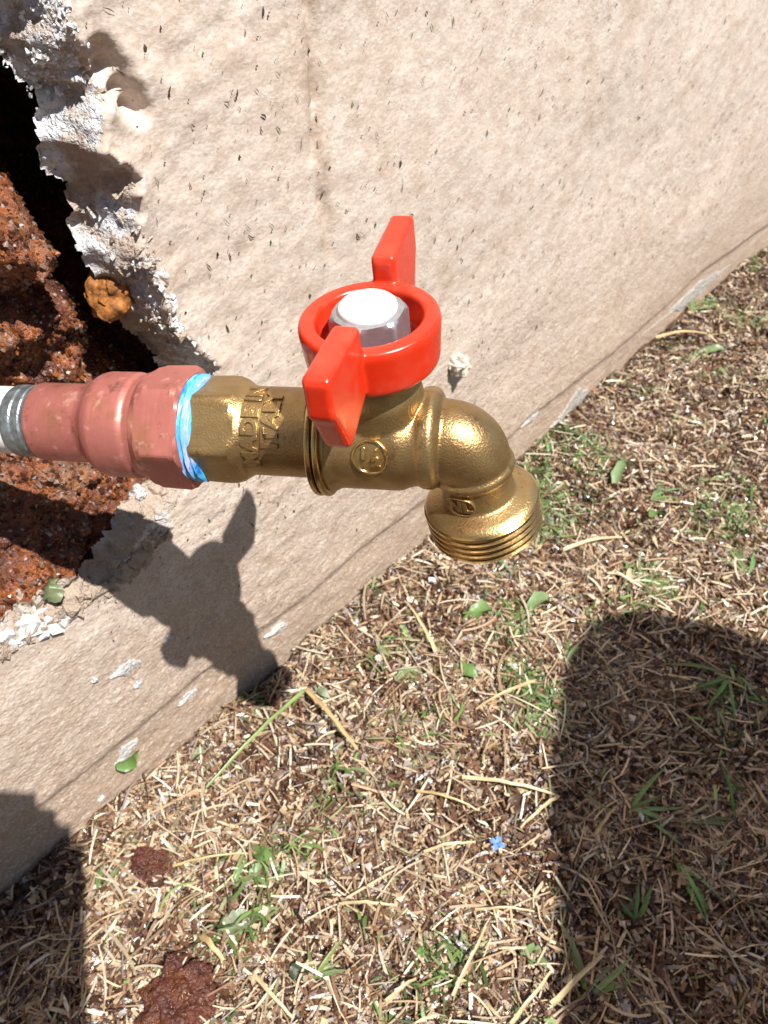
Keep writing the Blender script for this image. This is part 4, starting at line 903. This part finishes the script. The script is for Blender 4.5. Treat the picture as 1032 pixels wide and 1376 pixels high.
# ------------------------------------------------------------------ photographer kneeling beside the tap, whose phone and leg cast the two dark shadows
def rbox(name, sx, sy, sz, bev, mat, parent, mtx):
    bm = bmesh.new(); bmesh.ops.create_cube(bm, size=1)
    for v in bm.verts: v.co = Vector((v.co.x*sx, v.co.y*sy, v.co.z*sz))
    bmesh.ops.bevel(bm, geom=[e for e in bm.edges if abs((e.verts[0].co-e.verts[1].co).normalized().z) > 0.9], offset=bev, segments=5, affect='EDGES')
    me = bpy.data.meshes.new(name); bm.to_mesh(me); bm.free(); me.transform(mtx)
    return link(name, me, mat, parent)
ph = empty('phone', LENS, 'black phone held in portrait behind the left edge of the view', 'phone')
ori = Matrix((RIGHT, UP, -FWD)).transposed().to_4x4()
rbox('case', 0.074, 0.152, 0.008, 0.021, M['black'], ph, ori @ Matrix.Translation((-0.024, -0.056, 0.0075)))
rbox('screen', 0.069, 0.147, 0.0006, 0.007, M['glass'], ph, ori @ Matrix.Translation((-0.024, -0.056, 0.0119)))
def skin_body(name, verts, edges, radii, mat, parent, sub=2):
    me = bpy.data.meshes.new(name); me.from_pydata(verts, edges, []); o = bpy.data.objects.new(name, me); C.objects.link(o)
    o.modifiers.new('s', 'SKIN'); sub_ = o.modifiers.new('u', 'SUBSURF'); sub_.levels = sub; sub_.render_levels = sub
    for i, r_ in enumerate(radii):
        s_ = me.skin_vertices[0].data[i]; s_.radius = (r_, r_) if not isinstance(r_, tuple) else r_; s_.use_root = (i == 0)
    dg = bpy.context.evaluated_depsgraph_get(); dg.update()
    out = bpy.data.meshes.new_from_object(o.evaluated_get(dg), depsgraph=dg); bpy.data.objects.remove(o)
    out.polygons.foreach_set('use_smooth', [True]*len(out.polygons))
    return link(name, out, mat, parent)

pers = empty('person', (-0.2, -0.8, 0), 'person kneeling beside the tap in jeans and dark shirt holding up a phone', 'person')
LB = dict(pel=(-.22,-.82,.44), ws=(-.235,-.81,.52), sp=(-.25,-.80,.60), ch=(-.27,-.76,.76), nk=(-.26,-.71,.89), hb=(-.25,-.68,.94), hd=(-.235,-.655,1.01), ht=(-.23,-.65,1.08),
    rs=(-.11,-.72,.83), re=(-.13,-.53,.60), rw=(-.115,-.345,.30), rh=(-.092,-.293,.262), ls=(-.42,-.78,.83), le=(-.50,-.66,.60), lw=(-.40,-.52,.42), lh=(-.36,-.47,.40),
    rp=(-.15,-.76,.42), rk=(0.2801, -0.426, 0.452), ra=(.30,-.50,.10), rf=(.33,-.47,.035), rt=(.40,-.40,.03),
    lp=(-.30,-.88,.42), lk=(-.16,-.62,.075), la=(-.34,-.98,.06), lt=(-.40,-1.08,.04))
KEY = list(LB)
RAD = dict(pel=.115, ws=.11, sp=.115, ch=.13, nk=.055, hb=.06, hd=.085, ht=.055, rs=.06, re=.042, rw=.028, rh=.03, ls=.06, le=.042, lw=.028, lh=.03, rp=.09, rk=.060, ra=.038, rf=.042, rt=.03, lp=.09, lk=.06, la=.038, lt=.035)
EDG = [('pel','ws'),('ws','sp'),('sp','ch'),('ch','nk'),('nk','hb'),('hb','hd'),('hd','ht'),('ch','rs'),('rs','re'),('re','rw'),('rw','rh'),('ch','ls'),('ls','le'),('le','lw'),('lw','lh'),('pel','rp'),('rp','rk'),('rk','ra'),('ra','rf'),('rf','rt'),('pel','lp'),('lp','lk'),('lk','la'),('la','lt')]
def body_of(name, keys, grow, mat, extra_v=(), extra_e=(), extra_r=()):
    ks = [k for k in KEY if k in keys]; ix = {k: i for i, k in enumerate(ks)}
    vs = [tuple(Vector(LB[k])-pers.location) for k in ks]; es = [(ix[a], ix[b]) for a, b in EDG if a in ix and b in ix]; rs = [RAD[k]*grow for k in ks]
    n0 = len(vs)
    for p_, e_, r_ in zip(extra_v, extra_e, extra_r):
        vs.append(tuple(Vector(p_)-pers.location)); es.append((ix[e_] if isinstance(e_, str) else n0+e_, len(vs)-1)); rs.append(r_)
    return skin_body(name, vs, es, rs, mat, pers)
fv, fe, fr = [], [], []
def phone_pt(x, y, z): return LENS+RIGHT*x+UP*y-FWD*z
for k, (yy, ln) in enumerate(((-.075, .9), (-.093, 1.0), (-.111, .95), (-.128, .78))):
    i = len(fv)
    for q, r_, par in ((phone_pt(-.078, yy, .022), .0095, 'rh'), (phone_pt(-.072, yy, -.001), .0085, i), (phone_pt(-.060+.010*ln, yy+.002, -.0065), .0075, i+1), (phone_pt(-.045+.014*ln, yy+.004, -.0062), .0065, i+2)):
        fv.append(q); fe.append(par); fr.append(r_)
i = len(fv)
for q, r_, par in ((phone_pt(-.074, -.105, .036), .012, 'rh'), (phone_pt(-.056, -.085, .027), .0095, i), (phone_pt(-.040, -.068, .021), .008, i+1)):
    fv.append(q); fe.append(par); fr.append(r_)
body_of('body', KEY, 1.0, M['skin'], fv, fe, fr)
jn=body_of('jeans', ['pel','ws','rp','rk','ra','lp','lk','la'], 1.16, M['denim'])
for v in jn.data.vertices: v.co += v.co.normalized()*0.017*mnoise.fractal(v.co*14, 1.0, 2.0, 3)
body_of('shirt', ['ws','sp','ch','nk','rs','re','ls','le'], 1.13, M['shirt'])
h_ = link('hair', lump_mesh('hair', .096, .105, .085, 4, 0.06, 3), M['hair'], pers); h_.location = Vector((-.245, -.672, 1.05))-pers.location
for nm, tgt in (('rf', 'rt'), ('la', 'lt')):
    a, b_ = Vector(LB[nm]), Vector(LB[tgt])
    skin_body('shoe', [tuple(a-pers.location), tuple(a.lerp(b_, .5)-pers.location), tuple(b_+(b_-a)*.25-pers.location)], [(0, 1), (1, 2)], [.056, .052, .038], M['black'], pers)
